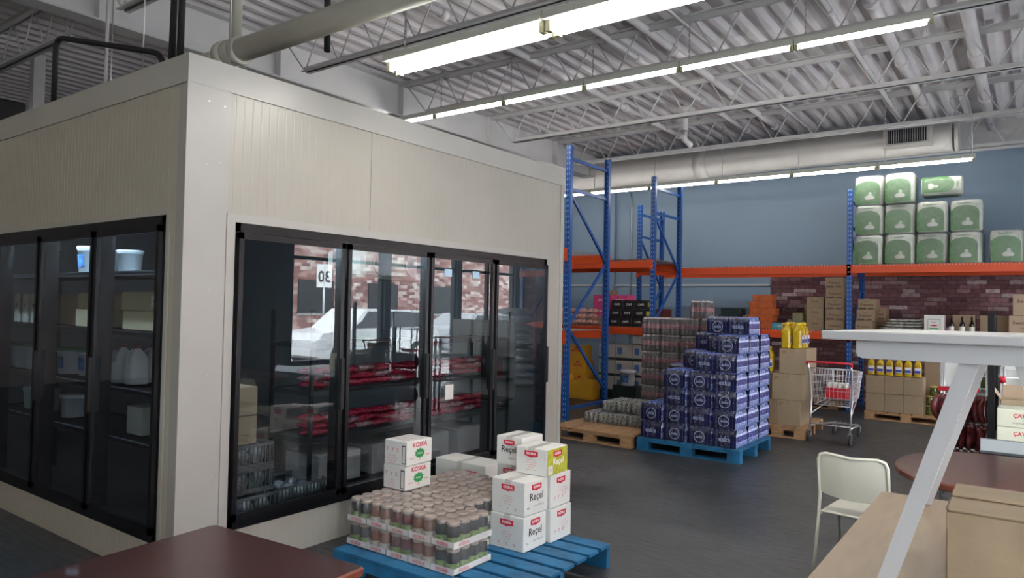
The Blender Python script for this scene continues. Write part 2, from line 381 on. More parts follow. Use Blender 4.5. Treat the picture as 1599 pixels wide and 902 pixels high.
mb = MB(); mb.tube([(0, 0, 0), (0, 0, 9)], .16, 10); mb.build('shaft', CONCR, t); mb = MB(); mb.bar((0, -1, 8.3), (0, 1, 8.3), .1, .1); mb.build('cross_arm', CONCR, t)

# ---------------------------------------------------------------- roof steel
JY = [-3.1, -1.0, 1.1, 3.23, 5.36, 7.5, 9.62, 11.76, 13.9]
def joist(x0, x1, y, label):
    t = thing('roof_joist', label, 'joist', (x0, y, 4.4), 0, 'open web roof joists')
    L_ = x1-x0
    a = MB()
    for s in (-1, 1): a.box(0, min(s*.014, s*.070), .51, L_, max(s*.014, s*.070), .52); a.box(0, min(s*.014, s*.020), .45, L_, max(s*.014, s*.020), .52)
    a.build('top_chord', STEEL_W, t)
    a = MB()
    for s in (-1, 1): a.box(.45, min(s*.014, s*.065), 0, L_-.45, max(s*.014, s*.065), .008); a.box(.45, min(s*.014, s*.020), 0, L_-.45, max(s*.014, s*.020), .060)
    a.build('bottom_chord', STEEL_W, t)
    a = MB(); n = max(1, int(round((L_-.9)/.62))); st = (L_-.9)/n
    a.tube([(.02, 0, .49), (.45, 0, .02)], .010, 6)
    for i in range(n):
        xx = .45+i*st
        a.tube([(xx, 0, .02), (xx+st*.45, 0, .49)], .010, 6); a.tube([(xx+st*.55, 0, .49), (xx+st, 0, .02)], .010, 6)
    a.tube([(L_-.45, 0, .02), (L_-.02, 0, .49)], .010, 6)
    a.build('web', STEEL_W, t)
ordn = ['nearest', 'second', 'third', 'fourth', 'fifth', 'sixth', 'seventh', 'eighth', 'ninth', 'tenth', 'eleventh', 'twelfth', 'thirteenth']
for i, y in enumerate(JY[2:]):
    joist(-7.52, XR-.02, y, 'grey open web roof joist right of the girder, %s from the front' % ordn[i])
    joist(-14.95, -7.80, y, 'grey open web roof joist left of the girder, %s from the front' % ordn[i])
t = thing('roof_girder', 'deep grey steel girder carrying the joists above the walk-in cooler', 'girder', (-7.66, 5.3, 4.42))
mb = MB(); mb.box(-.006, -9.2, .02, .006, 9.25, .50); mb.build('web', WHITE, t)
mb = MB(); mb.box(-.12, -9.2, 0, .12, 9.25, .02); mb.build('bottom_flange', STEEL_W, t)
mb = MB(); mb.box(-.12, -9.2, .50, .12, 9.25, .52); mb.build('top_flange', STEEL_W, t)
for y in JY:
    mb = MB(); mb.box(-.11, y-5.3-.006, .02, .11, y-5.3+.006, .5); mb.build('stiffener', WHITE, t)
t = thing('steel_column', 'white square steel column rising past the walk-in cooler roof at far left', 'column', (-10.9, 3.9, 0))
mb = MB(); mb.box(-.07, -.07, 0, .07, .07, 4.92); mb.build('shaft', STEEL_W, t); mb = MB(); mb.box(-.15, -.15, 0, .15, .15, .015); mb.build('base_plate', STEEL_W, t)

# ceiling services running towards the back wall
def pipe_y(x, z, r, y0, y1, label, m=DECK):
    t = thing('ceiling_pipe', label, 'pipe', (x, y0, z), 0, 'pipes along the ceiling')
    a = MB(); a.tube([(0, 0, 0), (0, y1-y0, 0)], r, 10); a.build('pipe_run', m, t)
    for k in range(int((y1-y0)/2.2)):
        a = MB(); a.tube([(0, .8+k*2.2, 0), (0, .9+k*2.2, 0)], r*1.35, 10); a.build('coupling', m, t)
pipe_y(-4.10, 4.86, .035, 3, 14.5, 'slim grey pipe under the deck, above the middle of the second light row')
pipe_y(-3.62, 4.88, .050, 3, 14.5, 'fatter grey pipe under the deck beside the slim one')
pipe_y(-3.1, 4.80, .014, 3, 14.5, 'thin grey conduit, slimmest of the ceiling pipes')
pipe_y(-1.75, 4.86, .030, 5, 14.5, 'slim grey pipe leading to above the duct grille')
pipe_y(-1.35, 4.88, .060, 5, 14.5, 'fat grey pipe leading to above the duct grille')
pipe_y(-0.55, 4.85, .070, 5, 14.5, 'widest grey pipe under the deck at the far right')
pipe_y(-5.3, 4.88, .045, 5, 14.5, 'grey pipe under the deck nearest the girder')
t = thing('roof_drain', 'grey roof drain bowl on a short pipe near the back duct', 'drain', (-4.55, 10.9, 4.55))
mb = MB(); mb.lathe([(.05, 0), (.05, .25), (.16, .30), (.17, .36)], n=14); mb.build('drain_bowl', DECK, t)
mb = MB(); mb.tube([(0, 0, 0), (0, 0, -.15), (0, .25, -.19)], .045, 8); mb.build('drain_pipe', DECK, t)

# round duct with a grille
DUCT = mat('duct_paint', (.52, .50, .48), .5, 0, .05, 4)
t = thing('air_duct', 'large round white spiral duct along the top of the back wall', 'duct', (-10.0, 13.5, 4.54))
mb = MB(); pr_ = []; xx = 0
while xx < 9.0: pr_.append(xx); xx += .13
rd = lambda x: .37-(x/9.0)*.14
mb.tube([(p, 0, 0) for p in pr_], .27, 28, rr=[rd(p)+(.005 if i % 2 else 0) for i, p in enumerate(pr_)]); mb.build('duct_run', DUCT, t)
mb = MB(); mb.tube([(9.0, 0, 0), (9.055, 0, 0)], .245, 28); mb.build('end_cap', DUCT, t)
mb = MB(); mb.tube([(4.65, 0, 0), (4.9, 0, 0)], .318, 28); mb.build('joint_collar', DUCT, t)
mb = MB(); mb.box(8.0, -.36, -.15, 8.70, -.10, .20); g = mb.build('grille_box', DUCT, t)
mb = MB(); mb.box(8.07, -.366, -.09, 8.63, -.361, .14); mb.build('grille_opening', BLACKP, g)
mb = MB()
for i in range(16): mb.box(8.09+i*.034, -.38, -.09, 8.098+i*.034, -.366, .14)
mb.box(8.05, -.381, -.11, 8.65, -.367, -.09); mb.box(8.05, -.381, .14, 8.65, -.367, .16)
mb.build('grille_bars', WIRE, g)
for i, x in enumerate((2.0, 4.2, 6.6)):
    mb = MB(); mb.tube([(x, 0, rd(x)), (x, 0, .43)], .008, 6); mb.build('hanger_rod', STEEL_W, t)

# fluorescent light rows
TUBEM = mat('fluorescent_tube', (1, .98, .94), .4, emit=TUBE)
FIXM = mat('light_fixture_paint', (.55, .56, .50), .45)
SOCK = mat('lamp_holder', (.35, .33, .22), .5)
def light_row(xs, y, z, twin, label, group, chain):
    """one fixture per pair of neighbouring joint positions"""
    for i, (a, b) in enumerate(zip(xs, xs[1:])):
        t = thing('strip_light', label % ordn[i], 'strip light', (a, y, z), 0, group)
        L_ = b-a-.012; m = MB()
        if twin:
            m.prism([(-.11, .02), (-.09, .075), (.09, .075), (.11, .02), (.085, .028), (-.085, .028)], 'x', 0, L_)
        else:
            m.prism([(-.035, .02), (-.035, .085), (.035, .085), (.035, .02)], 'x', 0, L_)
        m.build('housing', FIXM, t)
        for dy in ((-.042, .042) if twin else (0,)):
            m = MB(); m.tube([(.05, dy, -.004), (L_-.05, dy, -.004)], .019, 12); m.build('tube', TUBEM, t)
            for e in (.0, L_-.03):
                m = MB(); m.box(e, dy-.02, -.03, e+.03, dy+.02, .03); m.build('lamp_holder', SOCK, t)
        if chain:
            m = MB(); k = 0; zz = .075
            while zz < chain:
                r_ = .009
                if k % 2: m.box(.10-r_, -.002, zz, .10+r_, .002, zz+.035)
                else: m.box(.098, -r_, zz, .102, r_, zz+.035)
                zz += .03; k += 1
            m.build('hanging_chain', WIRE, t)
light_row([-3.34+1.22*i for i in range(-0, 5)], 3.22, 3.15, True, 'hanging twin-tube strip light in the front row, %s from the left', 'front row of twin strip lights', 1.72)
light_row([-7.98+1.212*i for i in range(0, 7)], 7.36, 4.29, False, 'single-tube strip light in the middle row, %s from the left', 'middle row of strip lights', .6)
light_row([-10.02+1.336*i for i in range(0, 8)], 12.72, 4.0, False, 'single-tube strip light in the row by the blue wall, %s from the left', 'rear row of strip lights', 1.1)

light_row([-9.5+1.22*i for i in range(0, 5)], -2.8, 4.2, False, 'added single-tube fill light behind the viewpoint, %s from the left', 'added fill lights behind the viewpoint', .7)  # unseen row, added to brighten the cooler's left face and the ceiling

# white drain pipe, hangers and refrigerant lines above the cooler
PVC = mat('pvc_pipe', (.55, .54, .46), .4, 0, .05, 3)
t = thing('drain_pipe', 'fat cream PVC pipe slanting over the walk-in cooler corner', 'pipe', (-4.6, 2.8, 3.36))
mb = MB(); mb.tube([(.05, 0, 0), (3.4, 0, .0)], .078, 20); mb.build('pipe_run', PVC, t)
mb = MB(); mb.tube([(-.02, 0, 0), (.06, 0, 0)], .098, 20); mb.tube([(.06, 0, 0), (.17, 0, 0)], .088, 20); mb.tube([(.17, 0, 0), (.22, 0, 0)], .098, 20); mb.build('coupling', PVC, t)
mb = MB(); mb.tube([(-.0, 0, 0), (-1.2, 0, -.03)], .065, 16); mb.build('pipe_run', PVC, t)
mb = MB(); mb.tube([(.14, 0, .05), (.14, 0, 1.58)], .035, 12); mb.build('riser', PVC, t)
BLK = mat('black_insulation', (.006, .006, .007), .6, 0, .2, 20)
def bend(pts, r, label, name='refrigerant_pipe', m=BLK, n=10):
    out = [Vector(pts[0])]
    for a, b, c in zip(pts, pts[1:], pts[2:]):
        a, b, c = Vector(a), Vector(b), Vector(c); d1 = (a-b).normalized(); d2 = (c-b).normalized(); q = min(.12, (a-b).length/2, (c-b).length/2)
        for k in range(5):
            u = k/4; out.append((b+d1*q)*(1-u)**2+b*2*u*(1-u)+(b+d2*q)*u*u)
    out.append(Vector(pts[-1])); mbb = MB(); mbb.tube(out, r, n)
    return tag(mbb.build(name, m), label, 'pipe')
bend([(-6.50, 2.45, 3.05), (-6.50, 2.45, 3.78), (-5.10, 2.62, 3.42), (-5.05, 2.63, 3.06)], .022, 'black insulated pipe arching over the cooler roof at left')
bend([(-4.94, 2.6, 3.05), (-4.90, 2.6, 4.95)], .024, 'left one of two black insulated pipes rising from the cooler corner')
bend([(-4.83, 2.6, 3.05), (-4.80, 2.6, 4.95)], .024, 'right one of two black insulated pipes rising from the cooler corner')
bend([(-4.62, 3.4, 4.28), (-4.35, 3.4, 4.28), (-4.25, 3.4, 4.14), (-4.23, 3.4, 3.5)], .024, 'black insulated pipe bent behind the cream PVC pipe')
bend([(-6.28, 2.75, 3.05), (-6.28, 2.75, 4.42)], .014, 'thin white rod from the girder down to the cooler roof', 'hanger_rod', STEEL_W)
bend([(-5.35, 2.6, 3.05), (-5.35, 2.6, 4.9)], .005, 'thin steel hanger wire left of the black pipes', 'hanger_rod', WIRE)
bend([(-4.05, 2.5, 3.05), (-4.05, 2.5, 4.9)], .006, 'thin steel hanger wire in front of the cream pipe', 'hanger_rod', WIRE)
bend([(-7.2, 3.2, 3.05), (-7.2, 3.2, 4.9)], .005, 'thin steel hanger wire behind the black arch', 'hanger_rod', WIRE)
bend([(-.67, 11.68, 3.89), (-.66, 11.68, 4.35), (-.72, 11.68, 4.72), (-.95, 11.68, 4.72), (-.90, 11.68, 4.55), (-.74, 11.69, 4.42)], .009, 'grey loop of cable hanging at the end of the rear light row', 'cable_loop', WIRE)
t = thing('condenser_unit', 'dark condenser unit beyond the cooler roof at far left', 'condenser', (-9.6, 3.0, 3.3))
mb = MB(); mb.box(-.55, -.3, 0, .1, .3, .6, bev=.02); mb.build('casing', BLACKP, t)
mb = MB(); mb.tube([(-.6, -.32, .6), (.5, -.32, .62), (.5, -.32, .1)], .02, 6); mb.tube([(.1, -.32, .4), (1.0, -.32, .75), (1.0, -.32, -.1)], .012, 6); mb.build('bracket', BLACKP, t)
mb = MB(); mb.tube([(-.5, 0, 0), (-.5, 0, -.3)], .02, 6); mb.tube([(.05, 0, 0), (.05, 0, -.3)], .02, 6); mb.build('stand', BLACKP, t)

# ---------------------------------------------------------------- walk-in cooler
CX, CY, CT = -3.90, 2.16, 3.05
cool = thing('walk_in_cooler', 'large cream walk-in cooler room with black framed glass doors on two sides', 'walk-in cooler', (CX, CY, 0))
# local coordinates: front face is x=0, left face is y=0 ; extents x -5.6..0, y 0..4.04
FX = [(.31, 1.165), (1.165, 2.02), (2.02, 2.875), (2.875, 3.74)]       # front door spans in y
LX = [(-.19, -1.035), (-1.035, -1.89), (-1.89, -2.745), (-2.745, -3.60)]  # left door spans in x
def pan(boxes, name, m, parent=cool):
    a = MB()
    for b in boxes: a.box(*b)
    return a.build(name, m, parent)
T_ = .10
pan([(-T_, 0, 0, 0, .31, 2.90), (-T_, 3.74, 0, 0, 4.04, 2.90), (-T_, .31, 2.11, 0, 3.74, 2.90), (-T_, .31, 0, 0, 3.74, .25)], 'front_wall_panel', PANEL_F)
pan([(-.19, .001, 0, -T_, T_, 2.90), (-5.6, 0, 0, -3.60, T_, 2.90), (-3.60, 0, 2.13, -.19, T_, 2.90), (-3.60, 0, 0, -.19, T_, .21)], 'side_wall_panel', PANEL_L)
pan([(-5.6, 4.04-T_, 0, -T_, 4.04, 2.90), (-5.6, T_, 0, -5.5, 4.04-T_, 2.9)], 'rear_wall_panel', mat('shaded_liner', (.10, .10, .105), .6))  # liner coloured dark to stand in for the shade of the unlit interior
pan([(-5.6, 0, 2.90, 0, 4.04, 3.0)], 'roof_panel', TRIM)
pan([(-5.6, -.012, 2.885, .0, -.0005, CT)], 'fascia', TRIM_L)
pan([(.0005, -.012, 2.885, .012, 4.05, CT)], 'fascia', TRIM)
pan([(0.0, 1.4, 2.0, .0012, 1.402, 2.89)], 'panel_seam', INK)
pan([(0, -.012, 0, .010, .26, 2.885)], 'corner_trim', TRIM)
pan([(0, 3.99, 0, .008, 4.05, 2.885)], 'corner_trim', TRIM)
pan([(0, .255, 0, .016, .31, 2.16), (0, .31, 2.11, .016, 3.74, 2.16), (0, 3.74, 0, .016, 3.79, 2.16), ], 'opening_trim', TRIM)
pan([(-3.62, -.008, 2.13, -.19, 0, 2.16), (-.19, -.008, .0, -.155, 0, 2.16)], 'opening_trim', TRIM_L)
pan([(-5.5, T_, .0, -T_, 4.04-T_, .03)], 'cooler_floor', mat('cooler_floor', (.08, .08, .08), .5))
a = MB()
for yy, zz in ((.10, 2.83), (.16, 2.84), (.13, 2.62), (.05, 2.2), (.15, 2.3), (.15, 1.9), (.12, 1.55), (.1, 1.1), (.14, .5)):
    a.lathe([(.006, 0), (.004, .003)], n=8)
a.bm.clear()
for yy, zz in ((.12, 2.80), (.22, 2.79), (.20, 2.45), (.12, 2.43), (.15, 1.96), (.15, 1.70), (.16, 1.2), (.13, .62), (.20, .60)):
    a = MB(); a.tube([(.010, yy, zz), (.0125, yy, zz)], .005, 8); a.build('rivet', WIRE, cool)
# door frames and doors
def doors(face):
    if face == 'front':
        fr = ob('door_frame', None, cool, (-.05, 0, 0), (0, 0, 0)); spans = FX; z0, z1 = .25, 2.11; hinge = lambda a, b, z, q, r, s: (min(-.0, z), a)
        def B(m, u0, u1, d0, d1, za, zb): m.box(d0, min(u0, u1), za, d1, max(u0, u1), zb)
        lo, hi = .31, 3.74
    else:
        spans = LX; z0, z1 = .21, 2.13
        def B(m, u0, u1, d0, d1, za, zb): m.box(min(u0, u1), -d1, za, max(u0, u1), -d0, zb)
        fr = None; lo, hi = -.19, -3.60
    sg = 1 if hi > lo else -1
    off = 0.0
    if fr: bpy.data.objects.remove(fr)
    m = MB()
    B(m, lo, hi, -.09, .010, z1-.055, z1); B(m, lo, hi, -.09, .010, z0, z0+.055)
    B(m, lo, lo+sg*.04, -.09, .010, z0, z1); B(m, hi-sg*.04, hi, -.09, .010, z0, z1)
    for a, b in spans[1:]: B(m, a-.022, a+.022, -.09, .004, z0, z1)
    m.build('door_frame', BLACK, cool)
    for i, (a, b) in enumerate(spans):
        lo_, hi_ = min(a, b)+.016, max(a, b)-.016
        m = MB(); e = .030
        B(m, lo_, hi_, .012, .040, z1-.10, z1-.06); B(m, lo_, hi_, .012, .040, z0+.06, z0+.10)
        B(m, lo_, lo_+e, .012, .040, z0+.06, z1-.06); B(m, hi_-e, hi_, .012, .040, z0+.06, z1-.06)
        d = m.build('door', BLACK, cool); d['label'] = 'black framed glass cooler door'
        m = MB(); B(m, lo_+e, hi_-e, .022, .026, z0+.10, z1-.10); m.build('glass_pane', GLASS, d)
        m = MB(); h0 = hi_-.028 if face == 'front' else lo_+.002
        B(m, h0, h0+.026, .040, .062, .90, 1.25); m.build('handle', BLACKP, d)
doors('front'); doors('side')
# warning stickers on the third front door
for yy in (2.20, 2.56):
    a = MB(); a.box(.028, yy, 1.87, .030, yy+.09, 1.93); tag(a.build('sticker', mat('sticker_blue', (.45, .65, .85), .5), cool), 'small pale blue sticker')
a = MB(); a.box(.028, 2.24, .86, .030, 2.34, .98); tag(a.build('sticker', CARD_W, cool), 'small white notice')
# cooler evaporator with fan box seen through the second door
t = thing('evaporator_unit', 'pale cooling unit under the cooler ceiling behind the second front door', 'cooling unit', (CX-.56, CY+2.05, 1.84))
mb = MB(); mb.box(-.25, -.38, 0, .2, .38, .24, bev=.03); mb.build('casing', mat('evap', (.55, .60, .52), .4), t)
mb = MB(); mb.box(-.2, -.3, .24, -.17, .3, 1.05); mb.box(.1, -.3, .24, .13, .3, 1.05); mb.build('bracket', FIXM, t)
for s in (-.18, .18):
    mb = MB(); mb.tube([(.2, s, .12), (.22, s, .12)], .10, 16); mb.build('fan_guard', WIRE, t)
# interior strip lamps of the cooler
COOLT = mat('cooler_lamp', (.62, .82, 1.0), .4, emit=100.0)
for x, w_ in ((CX-.75, 'nearest'), (CX-1.95, 'middle'), (CX-3.15, 'farthest')):
    t = thing('cooler_lamp', 'cool white lamp over the left cooler doors inside, %s of three' % w_, 'lamp', (x, CY+.135, 2.21))
    mb = MB(); mb.tube([(-.5, 0, 0), (.5, 0, 0)], .014, 8); mb.build('tube', COOLT, t)
    mb = MB(); mb.box(-.52, -.025, .016, .52, .025, .05); mb.build('housing', FIXM, t)
COOLF = mat('added_lamp_front', (.8, .9, 1.0), .4, emit=12.0)  # unseen lamps added to brighten the evaporator and goods behind the front doors
for y, w_ in ((CY+1.1, 'nearer'), (CY+2.9, 'farther')):
    t = thing('cooler_lamp', 'added unseen lamp over the front cooler doors inside, %s of two' % w_, 'lamp', (CX-.135, y, 2.20))
    mb = MB(); mb.tube([(0, -.7, 0), (0, .7, 0)], .012, 8); mb.build('tube', COOLF, t)
    mb = MB(); mb.box(-.025, -.72, .016, .025, .72, .05); mb.build('housing', FIXM, t)
# shelving inside the cooler
def shelf_unit(name, label, loc, length, depth, levels, axis):
    t = thing(name, label, 'shelving', loc)
    lx, ly = (length, depth) if axis == 'x' else (depth, length)
    for z in levels:
        a = MB(); a.box(0, 0, z-.02, lx, ly, z-.012)
        a.box(0, 0, z-.035, lx, .02, z); a.box(0, ly-.02, z-.035, lx, ly, z); a.box(0, 0, z-.035, .02, ly, z); a.box(lx-.02, 0, z-.035, lx, ly, z)
        a.build('shelf', mat('shelf_dark', (.05, .05, .055), .4, .3), t)
    for px in (0, lx-.025):
        for py in (0, ly-.025):
            a = MB(); a.box(px, py, 0, px+.025, py+.025, max(levels)+.25); a.build('post', BLACKP, t)
    return t
shelf_unit('wire_shelving', 'dark shelving behind the left cooler doors', (-7.55, 2.42, .03), 3.0, .55, [.63, .98, 1.38, 1.80], 'x')
shelf_unit('wire_shelving', 'dark shelving behind the front cooler doors', (-4.75, 3.35, .03), 2.45, .5, [.25, .60, .95, 1.30], 'y')

# ---------------------------------------------------------------- generic goods
def box_proto(dx, dy, dz, m, tape=True, bev=.004):
    a = MB(); a.box(-dx/2, -dy/2, 0, dx/2, dy/2, dz, bev=bev); body = a.mesh('body', m)
    tp = None
    if tape:
        a = MB(); a.box(-.025, -dy/2-.0012, dz-.06, .025, dy/2+.0012, dz+.0012); tp = a.mesh('packing_tape', TAPEW if m.name == 'white_carton' else TAPE)
    return body, tp
BP = {}
def carton(label, loc, size, m=CARD, rz=0, group=None, tape=True, name='cardboard_box', cat='box', prints=None):
    k = (size, m.name, tape)
    if k not in BP: BP[k] = box_proto(*size, m, tape)
    t = thing(name, label, cat, loc, rz, group)
    ob('body', BP[k][0], t)
    if tape: ob('packing_tape', BP[k][1], t)
    if prints: prints(t, *size)
    return t

# ---------------------------------------------------------------- pallet racks
def post_mesh(h):
    a = MB(); prof = [(-.04, 0), (.04, 0), (.04, .07), (.034, .07), (.034, .006), (-.034, .006), (-.034, .07), (-.04, .07)]
    a.prism(prof, 'z', 0, h); return a.mesh('post', POST)
PM = {}
def pallet_rack(name, label, x0, ups, yf, depth, h, levels, bays, mesh_deck=True):
    """ups: upright x positions (local); levels: beam top heights; bays: list of (a,b) upright index pairs"""
    t = thing(name, label, 'rack', (x0, yf, 0))
    if h not in PM: PM[h] = post_mesh(h)
    for u in ups:
        fr = MB(); fr.box(u-.07, -.03, 0, u+.07, .10, .008); fr.box(u-.07, depth-.10, 0, u+.07, depth+.03, .008)
        f = fr.build('upright_frame', BLUE, t)
        ob('post', PM[h], f, (u, 0, .008)); ob('post', PM[h], f, (u, depth, .008), (0, 0, PI))
        zz = [.25, .25]; z = .25; k = 0
        for hz in (.20, h-.18, h-.62):
            a = MB(); a.bar((u, .05, hz), (u, depth-.05, hz), .03, .045); a.build('brace', BLUE, f)
        zs = h-.66; k = 0
        while zs-.95 > .18:
            a = MB(); p, q = ((.05, zs), (depth-.05, zs-.95)) if k % 2 == 0 else ((depth-.05, zs), (.05, zs-.95))
            a.bar((u, *p), (u, *q), .03, .04); a.build('brace', BLUE, f); zs -= .97; k += 1
    for a_, b_ in bays:
        xa, xb = ups[a_]+.042, ups[b_]-.042
        for lv in levels:
            for fy, s in ((-.0, 1), (depth, -1)):
                m = MB(); y0, y1 = sorted((fy-s*.035, fy+s*.015)); yi0, yi1 = sorted((fy-s*.012, fy+s*.015))
                m.box(xa, y0, lv-.135, xb, y1, lv-.03); m.box(xa, yi0, lv-.0301, xb, yi1, lv)
                b = m.build('beam', ORANGE, t)
                m = MB(); y2, y3 = sorted((fy-s*.040, fy-s*.0355))
                for xx in (xa-.075, xb-.0): m.box(xx, y2, lv-.17, xx+.07, y3, lv+.01)
                m.build('connector', ORANGE, b)
                m = MB()
                for xx in (xa-.04, xb+.035):
                    for dz in (-.12, -.04): m.tube([(xx, y2 if s > 0 else y3, lv+dz), (xx, (y2-.006) if s > 0 else y3+.006, lv+dz)], .010, 8)
                m.build('rivets', WIRE, b)
            m = MB(); nn = int((xb-xa)/.05)
            for i in range(nn):
                xx = xa+.02+i*.05; m.box(xx, -.030, lv-.03 if i else lv-.03, xx+.006, -.024, lv+.006); m.box(xx, -.03, lv+.001, xx+.006, depth-.02, lv+.006)
            for k in range(8): m.box(xa, .02+k*(depth-.1)/7, lv-.004, xb, .026+k*(depth-.1)/7, lv+.001)
            m.build('wire_deck', WIRE, t)
    return t
pallet_rack('pallet_rack', 'tall blue pallet rack nearest the cooler, orange beams hidden behind it', -5.33, [-3.8, 0], 8.60, 1.2, 3.95, [1.30, 2.47], [(0, 1)])
r2 = pallet_rack('pallet_rack', 'tall blue pallet rack behind the stacked cans, holding black and pink boxes', -5.33, [-3.8, 0], 11.42, 1.2, 3.95, [1.32, 2.50], [(0, 1)])
pallet_rack('pallet_rack', 'longest blue pallet rack with orange beams along the blue back wall', -6.30, [0, 3.85, 7.70], 12.87, 1.12, 3.70, [1.325, 2.44], [(0, 1), (1, 2)])
a = MB(); a.box(-9.05, 11.43, 2.508, -5.38, 12.6, 2.524); tag(a.build('shelf_board', mat('board_brown', (.20, .13, .09), .7)), 'thin brown board lying on the top level of the middle rack', 'board')

# ---------------------------------------------------------------- pallets
def pallet(label, loc, w, d, m, rz=0, slats=7, h=.145, blocks=True):
    """deck boards along local y, front edge along x"""
    t = thing('pallet', label, 'pallet', loc, rz)
    bw = w/slats
    for i in range(slats):
        a = MB(); a.box(i*bw+.008, 0, h-.020, (i+1)*bw-.008, d, h, bev=.002); a.build('deck_board', m, t)
    if blocks:
        for y in (0, d/2-.05, d-.10):
            a = MB(); a.box(.004, y, h-.042, w-.004, y+.10, h-.021); a.build('stringer', m, t)
            a = MB(); a.box(.004, y, 0, w-.004, y+.10, .018); a.build('bottom_board', m, t)
            for x in (.006, w/2-.07, w-.146):
                a = MB(); a.box(x, y+.003, .019, x+.14, y+.097, h-.043); a.build('block', m, t)
    else:
        for x in (.0, w/2-.02, w-.04):
            poly = [(0, 0), (.18, 0), (.24, .055), (.46*d/1.1, .055), (.50*d/1.1, 0), (.6*d/1.1, 0), (.64*d/1.1, .055), (d-.24, .055), (d-.18, 0), (d, 0), (d, h-.021), (0, h-.021)]
            a = MB(); a.prism(poly, 'x', x, x+.04); a.build('stringer', m, t)
    return t
# near blue pallet: boards run along y, stringers with notches along x
t = thing('pallet', 'blue wooden pallet in front carrying the jars and white cartons', 'pallet', (-3.42, 2.90, 0), .01)
for i in range(8):
    a = MB(); y0 = i*.146; a.box(0, y0, .125, 1.28, y0+.112, .145, bev=.002); a.build('deck_board', PBLUE, t)
for y in (0.0, .54, 1.094):
    poly = [(0, 0), (.22, 0), (.27, .06), (.40, .06), (.46, 0), (.82, 0), (.88, .06), (1.0, .06), (1.06, 0), (1.28, 0), (1.28, .124), (0, .124)]
    a = MB(); a.prism(poly, 'y', y, y+.04); a.build('stringer', PBLUE, t)
pallet('blue wooden pallet under the stack of bottled water', (-3.72, 7.60, 0), 1.22, 1.12, PBLUE, 0, 7, .145, True)
pallet('bare wooden pallet with cans at its back, beside the water pallet', (-4.95, 7.62, 0), 1.17, 1.0, WOOD, -.03, 7)
pallet('wooden pallet under the tall cartons topped with oil bottles', (-3.05, 9.60, 0), .72, 1.12, WOOD, .03, 5)
pallet('wooden pallet under the cartons with six oil bottles', (-2.11, 12.26, 0), 1.15, .58, WOOD, 0, 7, .13)
pallet('wooden pallet under the packs of soda behind the water', (-4.35, 8.86, 0), 1.1, .75, WOOD, 0, 6)
pallet('wooden pallet under the yellow cartons in the middle rack', (-7.50, 11.50, 0), .92, .95, WOOD, 0, 6)
pallet('wooden pallet on the floor under the long back rack', (-3.9, 13.0, 0), 1.25, .9, WOOD, 0, 7)

# ---------------------------------------------------------------- bottle and can packs
def sup(r, n=16, e=4.0):
    out = []
    for k in range(n):
        a = 2*PI*(k+.5)/n; c, s_ = math.cos(a), math.sin(a); q = (abs(c)**e+abs(s_)**e)**(-1/e); out.append((r*q*c, r*q*s_))
    return out
def sq_lathe(a, prof, cx=0, cy=0, n=16, e=4, sy=1, mis=None):
    rings = []
    for r, h, ee in prof: rings.append([a.bm.verts.new((cx+x, cy+y*sy, h)) for x, y in sup(r, n, ee)])
    for i, (p, q) in enumerate(zip(rings, rings[1:])):
        for k in range(n):
            f = a.bm.faces.new((p[k], p[(k+1) % n], q[(k+1) % n], q[k])); f.smooth = True; f.material_index = mis[i] if mis else a.mi
    f = a.bm.faces.new(rings[0][::-1]); f.material_index = mis[0] if mis else a.mi
    f = a.bm.faces.new(rings[-1]); f.material_index = mis[-1] if mis else a.mi
def pack_bottles(nx, ny, px, py, prof, mis, mats, n=8):
    a = MB()
    for i in range(nx):
        for j in range(ny):
            a.lathe(prof, (i-(nx-1)/2)*px, (j-(ny-1)/2)*py, 0, n, mis=mis)
    return a.mesh('bottles', mats)
WATERB = mat('water_bottle', (.22, .28, .55), .12, 0, .6, 30)
WLAB = mat('water_label', (.03, .04, .26), .3, 0, .8, 45)
WSTREAK = mat('water_label_print', (.50, .56, .85), .3, 0, .6, 50)
NAVY = mat('navy_film', (.006, .008, .050), .16, 0, .3, 12, .35, 22)
FILM = mat_film('clear_film', (.75, .75, .8), .09, .12)
FILMT = mat_film('hazy_film', (.62, .60, .62), .20, .15)
wprof = [(.026, 0), (.0325, .006), (.0325, .05), (.030, .056), (.0325, .062), (.0325, .125), (.028, .145), (.014, .178), (.013, .182), (.015, .183), (.015, .198)]
wb = pack_bottles(4, 6, .0665, .064, wprof, [0, 0, 0, 2, 1, 2, 0, 0, 3, 3], [WATERB, WLAB, WSTREAK, mat('cap_blue', (.10, .16, .55), .35)])
def shell(dx, dy, dz, m, name='shrink_film'):
    a = MB(); n = 40; rings = []
    for z, ins in ((0.0, .004), (.01, .0), (dz*.62, .0), (dz*.86, .008), (dz-.004, .022), (dz, .05)):
        ring = []
        for x, y in sup(1, n, 9):
            w = 1+.010*math.cos(len(ring)*PI)
            ring.append(a.bm.verts.new((x*(dx/2-ins)*w, y*(dy/2-ins)*w, z)))
        rings.append(ring)
    for p, q in zip(rings, rings[1:]):
        for k in range(n):
            f = a.bm.faces.new((p[k], p[(k+1) % n], q[(k+1) % n], q[k])); f.smooth = True
    a.bm.faces.new(rings[-1]); return a.mesh(name, m)
def ringm(r, w, m, n=24, sx=1.0):
    a = MB(); vs = []
    for k in range(n):
        c, s_ = math.cos(2*PI*k/n)*sx, math.sin(2*PI*k/n); vs += [(r*c, r*s_, 0), ((r-w)*c, (r-w)*s_, 0)]
    a._new(vs, [[2*k, 2*((k+1) % n), 2*((k+1) % n)+1, 2*k+1] for k in range(n)]); return a.mesh('printed_ring', m)
wshell = shell(.277, .397, .202, FILM)
wpan = []
